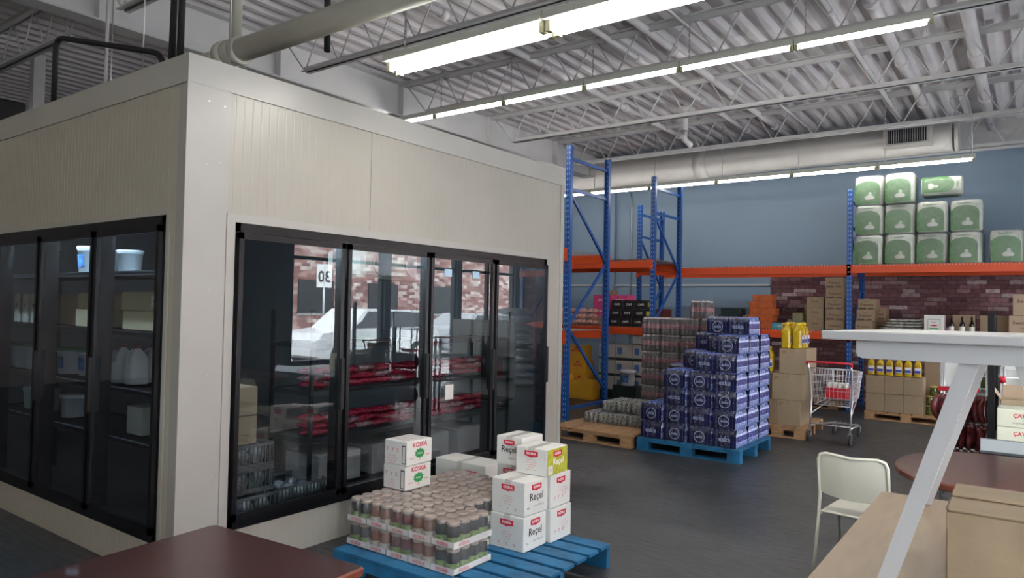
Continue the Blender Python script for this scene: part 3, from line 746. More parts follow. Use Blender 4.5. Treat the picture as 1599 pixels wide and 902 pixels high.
for s in (-1, 1):
    a = MB(); n_ = 16
    for k in range(n_):
        x0 = -.128+.256*k/n_; x1 = -.128+.256*(k+1)/n_
        f = lambda x: s*(.1955-.004*(1-math.cos(2*PI*x/.0665))*.5+.004)
        for z0, z1, o0, o1 in ((.004, .13, 0, 0), (.13, .172, 0, .012), (.172, .196, .012, .03)):
            a._new([(x0, f(x0)-s*o0, z0), (x1, f(x1)-s*o0, z0), (x1, f(x1)-s*o1, z1), (x0, f(x0)-s*o1, z1)], [[0, 1, 2, 3]])
    bmesh.ops.remove_doubles(a.bm, verts=a.bm.verts, dist=1e-5); wpan.append(a.mesh('printed_panel', NAVY))
RINGW = mat('print_pale', (.20, .23, .38), .3)
wring = ringm(.062, .007, RINGW); wtxt = text_mesh('eska', .075, RINGW, .001)
def water(label, loc, rz=0, style=0):
    t = thing('water_pack', label, 'bottled water', loc, rz, 'packs of bottled water on the blue pallet')
    ob('bottles', wb, t); ob('shrink_film', wshell, t); p = ob('printed_panel', wpan[0], t); ob('printed_panel', wpan[1], t)
    if style: ob('lettering', wtxt, p, (0, -.2005, .09), (PI/2, 0, 0))
    else:
        ob('printed_ring', wring, p, (0, -.2005, .085), (PI/2, 0, 0)); ob('lettering', text_mesh('eska', .046, RINGW, .001), p, (0, -.2005, .085), (PI/2, 0, 0))
    return t
colw = ['leftmost', 'second from left', 'third from left', 'rightmost']; roww = ['front', 'middle', 'rear']; layw = ['bottom', 'second', 'third', 'fourth', 'fifth', 'sixth', 'top']
hts = {(0, 0): 2, (1, 0): 4, (2, 0): 5, (3, 0): 6, (0, 1): 2, (1, 1): 5, (2, 1): 7, (3, 1): 7, (0, 2): 4, (1, 2): 6, (2, 2): 6, (3, 2): 6}
for (c, r), h in hts.items():
    for l in range(h):
        j = random.uniform; dx = (.05 if l >= 4 and c < 3 else 0); dy = (.07 if l >= 5 else 0)
        water('navy bottled water pack, %s column, %s row, %s layer' % (colw[c], roww[r], layw[l]),
              (-3.555+c*.287+dx+j(-.005, .005), 7.85+r*.402+dy*(r == 0), .147+l*.2035), j(-.028, .028), (c+l) % 3 == 0)
# soda packs behind
sprof = [(.026, 0), (.032, .008), (.032, .07), (.029, .08), (.032, .09), (.032, .14), (.026, .165), (.013, .205), (.015, .206), (.015, .225)]
SODA = mat('dark_cola', (.03, .008, .008), .12); SLAB = mat('cola_label', (.20, .02, .035), .35, 0, .5, 40)
sb = pack_bottles(4, 4, .066, .066, sprof, [0, 0, 0, 1, 1, 0, 0, 2, 2], [SODA, SLAB, mat('cap_pale', (.6, .5, .5), .4)])
sshell = shell(.272, .272, .229, FILMT)
def soda(label, loc, rz=0, g='packs of dark soda behind the water'):
    t = thing('soda_pack', label, 'soda pack', loc, rz, g); ob('bottles', sb, t); ob('shrink_film', sshell, t); return t
for c in range(4):
    for l in range(6):
        soda('dark soda bottle pack with red labels, %s column, %s layer' % (colw[c], layw[l]), (-4.18+c*.277, 9.05, .147+l*.231), random.uniform(-.03, .03))
soda('single pack of dark soda bottles standing on top of the soda stack', (-3.50, 9.05, .147+6*.231), .05)
# canned packs on the bare pallet
cprof = [(.024, 0), (.032, .008), (.032, .115), (.026, .128), (.027, .131)]
CANG = mat('can_print', (.20, .21, .17), .35, .3, .95, 38); CANT = mat('can_top', (.55, .56, .55), .3, .8)
cb = pack_bottles(3, 4, .066, .066, cprof, [0, 0, 0, 1], [CANG, CANT], 10); cshell = shell(.206, .272, .136, FILMT)
for l in range(2):
    for r in range(2):
        for c in range(5 if l == 0 else 4):
            t = thing('can_pack', 'pack of printed cans on bare pallet, %s layer, %s row, number %s from left' % (('lower', 'upper')[l], ('front', 'rear')[r], ('one', 'two', 'three', 'four', 'five')[c]), 'can pack',
                      (-4.66+c*.212+l*.18, 8.29+r*.29+(.0 if l == 0 else .16), .147+l*.139), random.uniform(-.03, .03), 'packs of cans on the wooden pallet')
            ob('cans', cb, t); ob('shrink_film', cshell, t)

# ---------------------------------------------------------------- near pallet: jar trays and white cartons
JAR_G = [mat('jar_dark_olive', (.018, .016, .014), .08), mat('jar_brown', (.16, .06, .03), .10), mat('jar_red', (.09, .012, .012), .10)]
LID = mat('jar_lid', (.36, .29, .26), .28, 0, .12, 12)
LABG = mat('jar_label_green', (.16, .22, .07), .5, 0, .4, 60); LABC = mat('jar_label_cream', (.36, .32, .26), .5, 0, .3, 60)
jm = []
for g_ in JAR_G:
    a = MB(); a.lathe([(.033, 0), (.039, .006), (.039, .095), (.034, .110), (.034, .116)], n=16); jm.append(a.mesh('jar', g_))
a = MB(); a.lathe([(.037, .114), (.038, .117), (.038, .132), (.035, .136)], n=16); lidm = a.mesh('lid', LID)
labm = []
for q in (LABG, LABC):
    a = MB(); a.lathe([(.0395, .018), (.0395, .055)], n=16, cap=False); labm.append(a.mesh('label', q))
TRAYM = []
def tray_mesh(w, d):
    a = MB(); a.box(-w/2, -d/2, 0, w/2, d/2, .004)
    for q in ((-w/2, -d/2, w/2, -d/2+.003), (-w/2, d/2-.003, w/2, d/2), (-w/2, -d/2, -w/2+.003, d/2), (w/2-.003, -d/2, w/2, d/2)): a.box(q[0], q[1], 0, q[2], q[3], .036)
    return a.mesh('tray', mat('tray_card', (.66, .62, .60), .6))
trm = tray_mesh(.168, .336); jshell = shell(.172, .338, .139, FILM)
kt = text_mesh('KOSKA', .026, INKR, .0006)
def jar_tray(label, loc, kind, lab):
    t = thing('jar_tray', label, 'tray of jars', loc, random.uniform(-.012, .012), 'film wrapped trays of jars on the near blue pallet')
    tr = ob('tray', trm, t); ob('lettering', kt, tr, (0, -.169, .018), FACE['-y']); ob('lettering', kt, tr, (.085, -.08, .018), FACE['+x'])
    for i in range(2):
        for j in range(4):
            q = ob('jar', jm[kind], t, ((i-.5)*.082, (j-1.5)*.083, .005)); ob('lid', lidm, q); ob('label', labm[lab], q)
    ob('shrink_film', jshell, t, (0, 0, .002))
kinds = [(0, 0), (1, 1), (2, 0), (1, 1), (0, 0)]
for l in range(2):
    for r in range(3):
        for c in range(5 if r == 0 else 4):
            k, lb = kinds[(c+r) % 5]
            jar_tray('tray of %s jars, %s layer, %s row, %s along the pallet' % (('black olive', 'brown', 'dark red')[k], ('lower', 'upper')[l], roww[r], ('first', 'second', 'third', 'fourth', 'fifth')[c]),
                     (-3.345+c*.176+(.0 if r == 0 else .0), 3.175+r*.345, .147+l*.143), k, lb)
KB = [(-.05, .018), (.05, .018), (.05, -.014), (.012, -.019), (0, -.024), (-.012, -.019), (-.05, -.014)]
def koska(t, loc, face, s=1.0):
    b = badge(t, [(x*s, y*s) for x, y in KB], INKR, loc, face, 'red_badge')
    write('KOSKA', .022*s, INKW, b, (0, .001, .0016), '+z', .0006)
def scribble(t, face, u0, u1, v, off, m=INKR, n=5, sz=.009):
    for i in range(n):
        w = ('pectin sugar fruit', 'store in a cool dry place', 'net weight 1500 g', 'keep upright', 'made from fresh fruit')[i % 5]
        p = {'-y': ((u0+u1)/2, off, v-i*sz*1.7), '+x': (off, (u0+u1)/2, v-i*sz*1.7)}[face]
        write(w, sz, m, t, p, face)
def recel(side, green=False):
    def f(t, dx, dy, dz):
        y = -dy/2-.0016; x = dx/2+.0016
        koska(t, (0, y, dz*.78), '-y')
        if green:
            b = badge(t, rectp(dy-.006, dz-.008), CARD_G, (dx/2+.0004, 0, dz/2), '+x', 'green_panel')
            koska(t, (dx/2+.002, 0, dz*.78), '+x'); write('Reçel', .058, INKW, t, (dx/2+.002, .01, dz*.48), '+x', .0008)
            b = badge(t, rectp(.055, .055), CARD_W, (dx/2+.002, -.085, dz*.22), '+x', 'white_sticker'); write('TEK', .014, INK, b, (0, 0, .002), '+z')
            scribble(t, '-y', -.08, .08, dz*.55, y)
            return
        koska(t, (x, 0, dz*.80), '+x')
        if side:
            write('Reçel', .066, INK, t, (x, .0, dz*.52), '+x', .0006); write('incir 1500g x 4', .017, INK, t, (x, .03, dz*.25), '+x'); write('TEK', .018, INK, t, (x, -.085, dz*.22), '+x')
        else:
            scribble(t, '+x', -.02, .1, dz*.55, x, n=4); 
            for k in range(3): write(('Y', 'T', 'X')[k], .03, INKR, t, (x, -.07+k*.045, dz*.28), '+x')
        scribble(t, '-y', -.06, .06, dz*.52, y, n=4)
        for k in range(3): write(('T', 'Y', 'X')[k], .024, INKR, t, (-.06+k*.06, y, dz*.16), '-y')
    return f
BX = (.255, .245, .208)
G_ = 'white jam cartons on the near blue pallet'
carton('white jam carton, bottom one of the front corner stack', (-2.597, 3.67, .147), BX, CARD_W, 0, G_, prints=recel(True), name='carton')
carton('white jam carton, upper one of the front corner stack', (-2.597, 3.68, .147+.211), BX, CARD_W, -.02, G_, prints=recel(True), name='carton')
carton('white jam carton with red print, bottom one at the right rear', (-2.572, 3.93, .147), BX, CARD_W, 0, G_, prints=recel(False), name='carton')
carton('white jam carton with red print, middle one at the right rear', (-2.58, 3.93, .147+.211), BX, CARD_W, .01, G_, prints=recel(False), name='carton')
carton('white jam carton with green printed side, highest at the right', (-2.565, 3.875, .147+.422), (.235, .25, .17), CARD_W, .02, G_, prints=recel(True, True), name='carton')
carton('white jam carton lettered on its front, highest at the left', (-2.83, 4.00, .147+.422), (.21, .25, .19), CARD_W, 0, G_, name='carton',
       prints=lambda t, dx, dy, dz: (koska(t, (0, -dy/2-.0016, dz*.80), '-y', .9), write('Reçel', .058, INK, t, (0, -dy/2-.0016, dz*.55), '-y', .0006), write('1500g x 4', .016, INK, t, (.02, -dy/2-.0016, dz*.25), '-y')))
carton('white jam carton under the lettered one', (-2.84, 4.02, .147+.211), (.21, .25, .208), CARD_W, 0, G_, name='carton', prints=lambda t, dx, dy, dz: koska(t, (.0, -dy/2-.0016, dz*.8), '-y'))
carton('white jam carton at the base behind the jars', (-2.84, 4.02, .147), (.21, .25, .208), CARD_W, 0, G_, name='carton')
carton('long low white carton lying behind the jars', (-3.54, 4.33, .272), (.50, .24, .165), CARD_W, .0, G_, name='carton', prints=lambda t, dx, dy, dz: (koska(t, (.12, -dy/2-.0016, dz*.55), '-y'), write('T Y X', .04, INK, t, (-.12, -dy/2-.0016, dz*.3), '-y')))
carton('white carton standing underneath the long low carton', (-3.54, 4.33, 0), (.47, .24, .27), CARD_W, .0, G_, name='carton')
def helva(t, dx, dy, dz):
    x = dx/2+.0016; y = -dy/2-.0016
    write('KOSKA', .042, INKR, t, (x, .0, dz*.82), '+x', .001)
    star = [(.05*(1 if k % 2 else .78)*math.cos(PI*k/10), .034*(1 if k % 2 else .78)*math.sin(PI*k/10)) for k in range(20)]
    b = badge(t, star, INKG, (x, .0, dz*.46), '+x', 'green_star'); write('Helva', .02, INKW, b, (0, 0, .002), '+z')
    write('Classic', .017, INKR, t, (x, -.075, dz*.30), '+x'); write('Sade', .02, INKR, t, (x, .075, dz*.36), '+x'); write('Tahin', .012, INKR, t, (x, 0, dz*.18), '+x')
    f = badge(t, rectp(.034, dz*.76), INK, (.075, y+.0012, dz*.46), '-y', 'barcode_frame'); badge(f, rectp(.022, dz*.68), CARD_W, (0, 0, .0012), '+z', 'barcode_field')
    for k in range(3): write(('T', 'Y', 'X')[k], .034, INKR, t, (-.07+k*.045, y, dz*.62), '-y')
    scribble(t, '-y', -.09, .03, dz*.38, y, n=4, sz=.010)
    for k in range(3): write('KOSKA HELVA', .022, INKR, t, (0, -.07+k*.07, dz+.002), '+z')
carton('white halva carton with a green star, lower one on the jars', (-3.335, 3.43, .436), (.20, .24, .155), CARD_W, .0, 'halva cartons on the jars', tape=False, name='carton', prints=helva)
carton('white halva carton with a green star, upper one on the jars', (-3.33, 3.43, .436+.158), (.20, .24, .155), CARD_W, .02, 'halva cartons on the jars', tape=False, name='carton', prints=helva)

# ---------------------------------------------------------------- oil bottles and their cartons
OIL = mat('cooking_oil', (.55, .36, .012), .08, 0, .12, 8, coat=.3); YCAP = mat('yellow_cap', (.80, .55, .02), .4)
OLAB = mat('oil_label', (.80, .80, .82), .4); OBL = mat('oil_label_blue', (.05, .08, .40), .4)
prof = [(.052, 0, 4), (.058, .008, 5)]
z = .02
while z < .20: prof += [(.058, z, 6), (.055, z+.009, 6), (.058, z+.018, 6)]; z += .024
prof += [(.056, .215, 5), (.044, .25, 3), (.022, .278, 2), (.020, .29, 2)]
a = MB(); sq_lathe(a, prof, n=20); oilm = a.mesh('bottle', OIL)
a = MB(); a.lathe([(.024, .288), (.026, .290), (.026, .312), (.022, .316)], n=14); a.tube([(0, .02, .30), (.0, .055, .305), (0, .062, .27), (0, .056, .24)], .008, 6); capm = a.mesh('cap', YCAP)
a = MB(); a.box(-.045, -.0602, .06, .045, -.0585, .16); ol1 = a.mesh('label', OLAB); a = MB(); a.box(-.045, -.0612, .07, .045, -.0603, .115); ol2 = a.mesh('label_band', OBL)
def oil(label, loc, rz, group, s=1.0):
    t = thing('oil_bottle', label, 'oil bottle', loc, rz, group); t.scale = (s, s, s)
    b = ob('bottle', oilm, t); ob('cap', capm, t); l = ob('label', ol1, b); ob('label_band', ol2, l); return t
def mark(t, dx, dy, dz): write('2T', .05, INKB, t, (-dx/2+.06, -dy/2-.002, dz*.84), '-y'); write('D:', .02, INKB, t, (dx/2+.002, 0, dz*.8), '+x')
OB = 'brown oil cartons on the wooden pallet beside the cart'
for c, (x, w) in enumerate(((-2.88, .30), (-2.575, .30))):
    carton('brown carton, bottom layer, %s column beside the water stack' % ('left', 'right')[c], (x, 10.0, .147), (w, .56, .33), CARD_L if c else CARD, 0, OB, prints=mark)
carton('brown carton in the middle of the tall right column beside the cart', (-2.59, 10.0, .147+.333), (.40, .56, .34), CARD_L, 0, OB, prints=mark)
carton('brown carton behind the middle one, carrying the two back oil bottles', (-2.945, 10.05, .147+.333), (.28, .5, .34), CARD, 0, OB)
carton('brown carton directly under the row of tall oil bottles', (-2.54, 10.05, .147+.676), (.34, .56, .33), CARD_L, 0, OB, prints=mark)
for i, (x, y) in enumerate(((-2.635, 9.85), (-2.495, 9.85), (-2.635, 9.99), (-2.495, 9.99), (-2.49, 10.13), (-2.63, 10.13))):
    oil('yellow oil bottle on the tall carton stack, %s of the %s rank' % (('left', 'right')[x > -2.55], ('front', 'middle', 'rear')[i//2]), (x, y, 1.157), PI/2, 'oil bottles on the tall carton stack', 1.08)
for i, x in enumerate((-3.02, -2.88)):
    oil('yellow oil bottle standing lower, between the water and the tall cartons, %s one' % ('left', 'right')[i], (x, 9.93, .823), 0, 'oil bottles behind the water stack', 1.08)
for l in range(2):
    for c in range(3):
        carton('brown carton under the six oil bottles, %s layer, %s' % (('lower', 'upper')[l], ('left', 'middle', 'right')[c]), (-1.96+c*.262, 12.48, .132+l*.276), (.258, .40, .272), CARD_L, 0, 'brown cartons on the pallet under the six oil bottles')
        b = None
for i in range(6):
    oil('yellow oil bottle with blue label on the low cartons, %s from the left' % ordn[i].replace('nearest', 'first'), (-2.02+i*.127, 12.36, .686), 0, 'six oil bottles on the low cartons', .88)
JG = mat('pickle_jar', (.10, .11, .02), .12, 0, .6, 30); JL = mat('pickle_lid', (.55, .45, .10), .35)
a = MB(); a.lathe([(.05, 0), (.055, .01), (.055, .11), (.045, .125)], n=14); pj = a.mesh('jar', JG); a = MB(); a.lathe([(.046, .125), (.047, .14), (.044, .143)], n=14); pjl = a.mesh('lid', JL)
for l in range(3):
    for c in range(3 if l < 2 else 2):
        t = thing('pickle_jar', 'green pickle jar beside the low cartons, %s layer, %s from the left' % (('bottom', 'middle', 'top')[l], ('first', 'second', 'third')[c]), 'jar', (-1.23+c*.115+(.05 if l == 2 else 0), 12.40, .132+l*.146), 0, 'pickle jars on the low pallet')
        ob('jar', pj, t); ob('lid', pjl, t)
carton('brown carton behind the six oil bottles at their right', (-1.18, 12.72, .132), (.3, .2, .80), CARD, 0, 'cartons behind the pickle jars', tape=False)

# ---------------------------------------------------------------- goods on the racks
S3 = 1.334   # middle shelf of the back rack
def brand(s, m=INKB):
    def f(t, dx, dy, dz):
        write(s, min(dz*.30, dx*.21), m, t, (0, -dy/2-.002, dz*.48), '-y', .001); write('dates', dz*.18, m, t, (.0, -dy/2-.002, dz*.80), '-y')
        badge(t, rectp(dx*.4, dz*.10), INK, (-dx*.25, -dy/2-.0004, dz*.12), '-y', 'printed_bar'); badge(t, rectp(dx*.3, dz*.08), INK, (dx*.2, -dy/2-.0004, dz*.12), '-y', 'printed_bar')
    return f
G5 = 'brown cartons stacked against the blue upright'
for l in range(5): carton('brown branded carton left of the blue upright, %s of five' % ('lowest', 'second', 'middle', 'fourth', 'topmost')[l], (-2.69+(.01 if l % 2 else 0), 13.15, S3+l*.182), (.30, .4, .179), CARD, random.uniform(-.02, .02), G5, prints=brand('Premium'))
for l in range(3): carton('brown branded carton right of the blue upright, %s of three' % ('lowest', 'middle', 'topmost')[l], (-2.235+l*.02, 13.15, S3+l*.182), (.27, .4, .179), CARD, random.uniform(-.02, .02), 'brown cartons right of the upright', prints=brand('Premium'))
for l in range(2): carton('brown branded carton partly behind the right hand trio, %s' % ('lower', 'upper')[l], (-2.10, 13.55, S3+l*.20), (.25, .3, .198), CARD, 0, 'brown cartons behind the trio', prints=brand('Premium'))
def egg(t, dx, dy, dz): write('EGE', .06, INKB, t, (0, -dy/2-.002, dz*.6), '-y'); write('12 x 1', .03, INKB, t, (0, -dy/2-.002, dz*.2), '-y')
for l in range(3): carton('plain brown carton next to the five high stack, %s of three' % ('lowest', 'middle', 'topmost')[l], (-3.02, 13.2, S3+l*.192), (.28, .35, .189), CARD, random.uniform(-.02, .02), 'plain brown cartons on the back rack', prints=egg)
OR_ = mat('orange_carton', (.52, .11, .025), .5, 0, .25, 12); TEAL = mat('teal_carton', (.06, .30, .38), .5, 0, .3, 20); DGRN = mat('dark_green_carton', (.015, .03, .025), .45, 0, .5, 30)
DRED = mat('dark_red_carton', (.14, .025, .02), .5, 0, .3, 20); OLV = mat('olive_carton', (.20, .18, .09), .6, 0, .2, 20)
def tea(t, dx, dy, dz): write('TEA', dz*.5, INKW, t, (0, -dy/2-.002, dz*.5), '-y')
for l, (x, w) in enumerate(((-3.98, .50), (-3.94, .46), (-3.90, .44), (-3.93, .40), (-3.90, .34))):
    carton('orange carton in the orange pile, %s of five' % ('lowest', 'second', 'middle', 'fourth', 'topmost')[l], (x, 13.1, S3+l*.122), (w, .32, .119), OR_, random.uniform(-.05, .05), 'orange cartons piled on the back rack', tape=False)
for l in range(3): carton('dark green carton left of the orange pile, %s of three' % ('lowest', 'middle', 'topmost')[l], (-4.57+l*.05, 13.1, S3+l*.117), (.36, .3, .114), DGRN, random.uniform(-.05, .05), 'dark green cartons on the back rack', tape=False)
carton('small bright teal carton at the shelf edge', (-3.60, 13.02, S3), (.24, .2, .11), TEAL, 0, None, tape=False, prints=lambda t, dx, dy, dz: write('CAY', .05, INKW, t, (0, -dy/2-.002, dz*.5), '-y'))
carton('darker teal carton right of the bright teal one', (-3.30, 13.1, S3), (.17, .2, .13), TEAL, 0, None, tape=False)
carton('olive carton standing on the darker teal one', (-3.31, 13.1, S3+.132), (.16, .2, .16), OLV, 0, None, tape=False)
carton('small olive carton high in the gap near the brick paper', (-3.22, 13.55, S3), (.17, .2, .46), OLV, 0, None, tape=False)
for c in range(3):
    for l in range(2 if c == 0 else 1): carton('dark red crate at the left end of the back rack, %s, layer %s' % (('left', 'middle', 'right')[c], ('one', 'two')[l]), (-6.0+c*.42, 13.2, S3+l*.16), (.38, .35, .155), DRED, random.uniform(-.04, .04), 'dark red crates on the back rack', tape=False)
SILV = mat('silver_bag', (.50, .50, .47), .25, .5, .4, 25, .5, 20)
def pillow(w, d, h, m, name='bag', nu=10, seed=0):
    a = MB(); rnd = random.Random(seed); n = 18; R = [(0.02, 0), (.6, .05), (.95, .35), (1, .5), (.95, .65), (.6, .95), (.02, 1)]
    rings = []
    for r, hh in R: rings.append([a.bm.verts.new((x*w/2*r*rnd.uniform(.93, 1.05), y*d/2*r*rnd.uniform(.93, 1.05), hh*h*rnd.uniform(.97, 1.0))) for x, y in sup(1, n, 3.5)])
    for p, q in zip(rings, rings[1:]):
        for k in range(n): f = a.bm.faces.new((p[k], p[(k+1) % n], q[(k+1) % n], q[k])); f.smooth = True
    a.bm.faces.new(rings[-1]); a.bm.faces.new(rings[0][::-1]); return a.mesh(name, m)
sbag = [pillow(.24, .17, .045, SILV, seed=k) for k in range(3)]
k = 0
for l in range(5):
    for c in range(5-l//2):
        for r in range(2):
            o = ob('snack_bag', sbag[k % 3], None, (-1.90+c*.12+l*.025+r*.03, 13.05+r*.19, S3+l*.046), (0, 0, random.uniform(-.5, .5))); k += 1
            tag(o, 'shiny silver bag in the shelf heap, %s rank, %s layer, %s across' % (('front', 'rear')[r], layw[l], ('first', 'second', 'third', 'fourth', 'fifth')[c]), 'bag', 'silver bags heaped on the back rack')
carton('white carton with a framed red and green label', (-1.23, 13.05, S3), (.27, .3, .30), CARD_W, 0, None, tape=False, prints=lambda t, dx, dy, dz: (badge(t, rectp(.17, .2), INK, (0, -dy/2-.0004, dz*.45), '-y', 'label_border'), badge(t, rectp(.16, .19), CARD_W, (0, -dy/2-.0018, dz*.45), '-y', 'label_field'), badge(t, [(-.07, 0), (0, -.014), (.07, 0), (0, .014)], INKR, (0, -dy/2-.0032, dz*.46), '-y', 'red_mark'), badge(t, rectp(.12, .02), INKG, (0, -dy/2-.0032, dz*.30), '-y', 'green_bar'), write('GIDA', .03, INKB, t, (0, -dy/2-.004, dz*.62), '-y')))
a = MB(); a.lathe([(.034, 0), (.036, .005), (.036, .16), (.030, .185), (.013, .215), (.013, .26)], n=16); wbm = a.mesh('bottle', mat('dark_glass', (.006, .006, .005), .08))
a = MB(); a.lathe([(.0145, .245), (.0145, .285), (.013, .287)], n=12); wbc = a.mesh('cap', INK); a = MB(); a.lathe([(.0365, .03), (.0365, .13)], n=16, cap=False); wbl = a.mesh('label', CARD_W)
for i, x in enumerate((-1.00, -.86, -.735)):
    t = thing('syrup_bottle', 'dark glass bottle with white label, %s of the three in a row' % ('left', 'middle', 'right')[i], 'bottle', (x, 12.98, S3), 0, 'dark bottles on the back rack'); ob('bottle', wbm, t); ob('cap', wbc, t); ob('label', wbl, t)
for i, (x, w) in enumerate(((-.85, .30), (-.56, .16), (-.36, .20))): carton('brown carton behind the dark bottles, %s' % ('left wide one', 'narrow middle one', 'right one')[i], (x, 13.28, S3), (w, .3, .31), CARD, 0, 'cartons behind the dark bottles', tape=False)
carton('black carton between the brown ones', (-.455, 13.20, S3), (.07, .2, .30), BLACKP, 0, None, tape=False)
for l in range(2): carton('large tan carton at the right end of the shelf, %s' % ('lower', 'upper')[l], (-.05+l*.05, 13.1, S3+l*.32), (.44, .4, .315), CARD_P, 0, 'sweetcorn cartons on the back rack', prints=lambda t, dx, dy, dz: (write('Sweetcorn', .07, INKB, t, (-.02, -dy/2-.002, dz*.66), '-y', .001), write('whole kernel', .03, INKB, t, (0, -dy/2-.002, dz*.42), '-y')))
# big green wrapped packs on the top level
GP = mat('green_pack_print', (.075, .21, .065), .35, 0, .35, 14); GPW = mat('green_pack_white', (.58, .62, .54), .35, 0, .15, 14)
def soft_block(w, d, h, m, seed=0, name='wrapped_block'):
    a = MB(); rnd = random.Random(seed); n = 24; rings = []
    for hh, r in ((0, .90), (.03, .97), (.12, 1.0), (.5, 1.01), (.88, 1.0), (.97, .97), (1, .88)):
        rings.append([a.bm.verts.new((x*w/2*r*rnd.uniform(.985, 1.012), y*d/2*r*rnd.uniform(.985, 1.012), hh*h)) for x, y in sup(1, n, 7)])
    for p, q in zip(rings, rings[1:]):
        for k in range(n): f = a.bm.faces.new((p[k], p[(k+1) % n], q[(k+1) % n], q[k])); f.smooth = True
    a.bm.faces.new(rings[-1]); a.bm.faces.new(rings[0][::-1]); return a.mesh(name, m)
gb = [soft_block(.42, .44, .475, GPW, s) for s in range(3)]; gfilm = [soft_block(.445, .465, .49, FILMT, s+9, 'outer_film') for s in range(3)]
def arch(w, h):
    return [(-w/2, -h/2), (w/2, -h/2), (w/2, h*.22)]+[(w/2*math.cos(a_), h*.22+h*.28*math.sin(a_)) for a_ in [PI*k/10 for k in range(1, 10)]]+[(-w/2, h*.22)]
PEAR = [(-.055, -.06), (.06, -.06), (.08, -.03), (.05, .0), (.03, .015), (.035, .045), (.01, .065), (-.015, .05), (-.012, .015), (-.05, .0), (-.08, -.03)]
def green_pack(label, loc, rz, i, plain=False):
    t = thing('tissue_pack', label, 'wrapped pack', loc, rz, 'green wrapped packs on the top of the back rack')
    b = ob('wrapped_block', gb[i % 3], t)
    p = badge(b, arch(.37, .38), GP, (-.02, -.2245, .205), '-y', 'green_panel', .002); badge(p, PEAR, GPW, (.03, -.06, .002), '+z', 'pale_print')
    write('Comfort', .05, GP, b, (-.03, -.226, .432), '-y', .001)
    badge(b, rectp(.26, .40), GP, (.2145, .06, .22), '+x', 'green_panel', .002)
    ob('outer_film', gfilm[i % 3], t, (0, 0, .001)); return t
T3 = 2.448; k = 0
for l, xs in enumerate(([-2.175, -1.72, -1.265, -.81], [-2.175, -1.72, -1.265, -.81], [-2.175, -1.72])):
    for c, x in enumerate(xs):
        green_pack('green wrapped pack, %s layer, %s from the left' % (('bottom', 'middle', 'top')[l], ('first', 'second', 'third', 'fourth')[c]), (x, 13.12+.02*((c+l) % 3), T3+l*.495), random.uniform(-.05, .05), k, plain=(c == 1)); k += 1
t = green_pack('green wrapped pack lying on its side on top of the middle layer', (-1.20, 13.05, T3+2*.495), 0, 1); t.rotation_euler = (0, PI/2, 0); t.location = (-1.42, 13.15, T3+2*.495+.235); t.scale = (.66, 1, 1.15)
green_pack('lone green pack standing apart to the right', (-.30, 13.10, T3), .05, 0); green_pack('green pack at the far right edge', (.18, 13.10, T3), 0, 2)

# middle rack: bags, pink and black boxes
S2 = 1.33
PINK = mat('pink_carton', (.62, .06, .20), .5, 0, .35, 20); BLKC = mat('black_carton', (.015, .014, .016), .4, 0, .6, 30); YEL = mat('yellow_strip', (.65, .52, .04), .5)
for r in range(2):
    for c in range(2):
        carton('pink carton in the middle rack, %s layer, %s' % (('lower', 'upper')[r], ('left', 'right')[c]), (-6.42+c*.36, 11.75, S2+.16+r*.20), (.34, .3, .197), PINK, 0, 'pink cartons in the middle rack', tape=False, prints=lambda t, dx, dy, dz: write('LOKUM', .05, INKW, t, (0, -dy/2-.002, dz*.5), '-y', .001))
carton('plain brown carton carrying the pink ones', (-6.24, 11.75, S2), (.7, .3, .157), CARD, 0, None, tape=False)
carton('small brown carton on top of the pink ones', (-6.35, 11.8, S2+.56), (.22, .2, .09), CARD, 0, None, tape=False)
for r in range(3):
    for c in range(3):
        carton('black carton with white print, %s layer, %s' % (('bottom', 'middle', 'top')[r], ('left', 'middle', 'right')[c]), (-6.08+c*.235+(.03*r), 11.60, S2+r*.155), (.228, .3, .152), BLKC, 0, 'black cartons in the middle rack', tape=False,
               prints=lambda t, dx, dy, dz: (write('CAFE', .05, INKW, t, (0, -dy/2-.002, dz*.5), '-y', .001), badge(t, rectp(.2, .08), YEL, (dx/2+.0004, 0, dz*.5), '+x', 'yellow_strip')))
RW = mat('red_white_bag', (.60, .34, .28), .3, 0, .6, 22); rb = [pillow(.26, .2, .10, RW, seed=k+20) for k in range(2)]
for l in range(3):
    for c in range(5):
        o = ob('pasta_bag', rb[(l+c) % 2], None, (-7.55+c*.24, 11.6, S2+l*.102), (0, 0, random.uniform(-.15, .15)))
        tag(o, 'red and white bag left of the pink cartons, %s layer, %s from the left' % (layw[l], ('first', 'second', 'third', 'fourth', 'fifth')[c]), 'bag', 'red and white bags in the middle rack')
def royal(t, dx, dy, dz):
    write('ROYAL', dx*.17, INKR, t, (0, -dy/2-.002, dz*.62), '-y', .002)
    badge(t, [(-.04, 0), (.04, 0), (.03, .04), (0, .02), (-.03, .04)], INKR, (0, -dy/2-.0004, dz*.78), '-y', 'printed_crown')
for r in range(3):
    for c in range(2):
        carton('yellow carton on the floor of the middle rack, %s layer, %s' % (('bottom', 'middle', 'top')[r], ('left', 'right')[c]), (-7.15+c*.36-(.04*r), 11.62, .147+r*.265), (.35, .3, .262), CARD_Y, 0, 'yellow cartons in the middle rack', tape=False, prints=royal)
t = carton('wide open yellow carton low in front by the blue upright', (-6.55, 11.25, 0), (.46, .3, .33), CARD_Y, 0, None, tape=False)
a = MB(); a.bar((-.22, 0, .33), (-.22, -.16, .25), .005, .3, up=(0, 1, 0)); a.box(-.10, -.16, .12, .12, -.155, .33); a.build('flap', CARD_Y, t)
GREYC = mat('pale_carton', (.42, .41, .37), .7, 0, .1, 8)
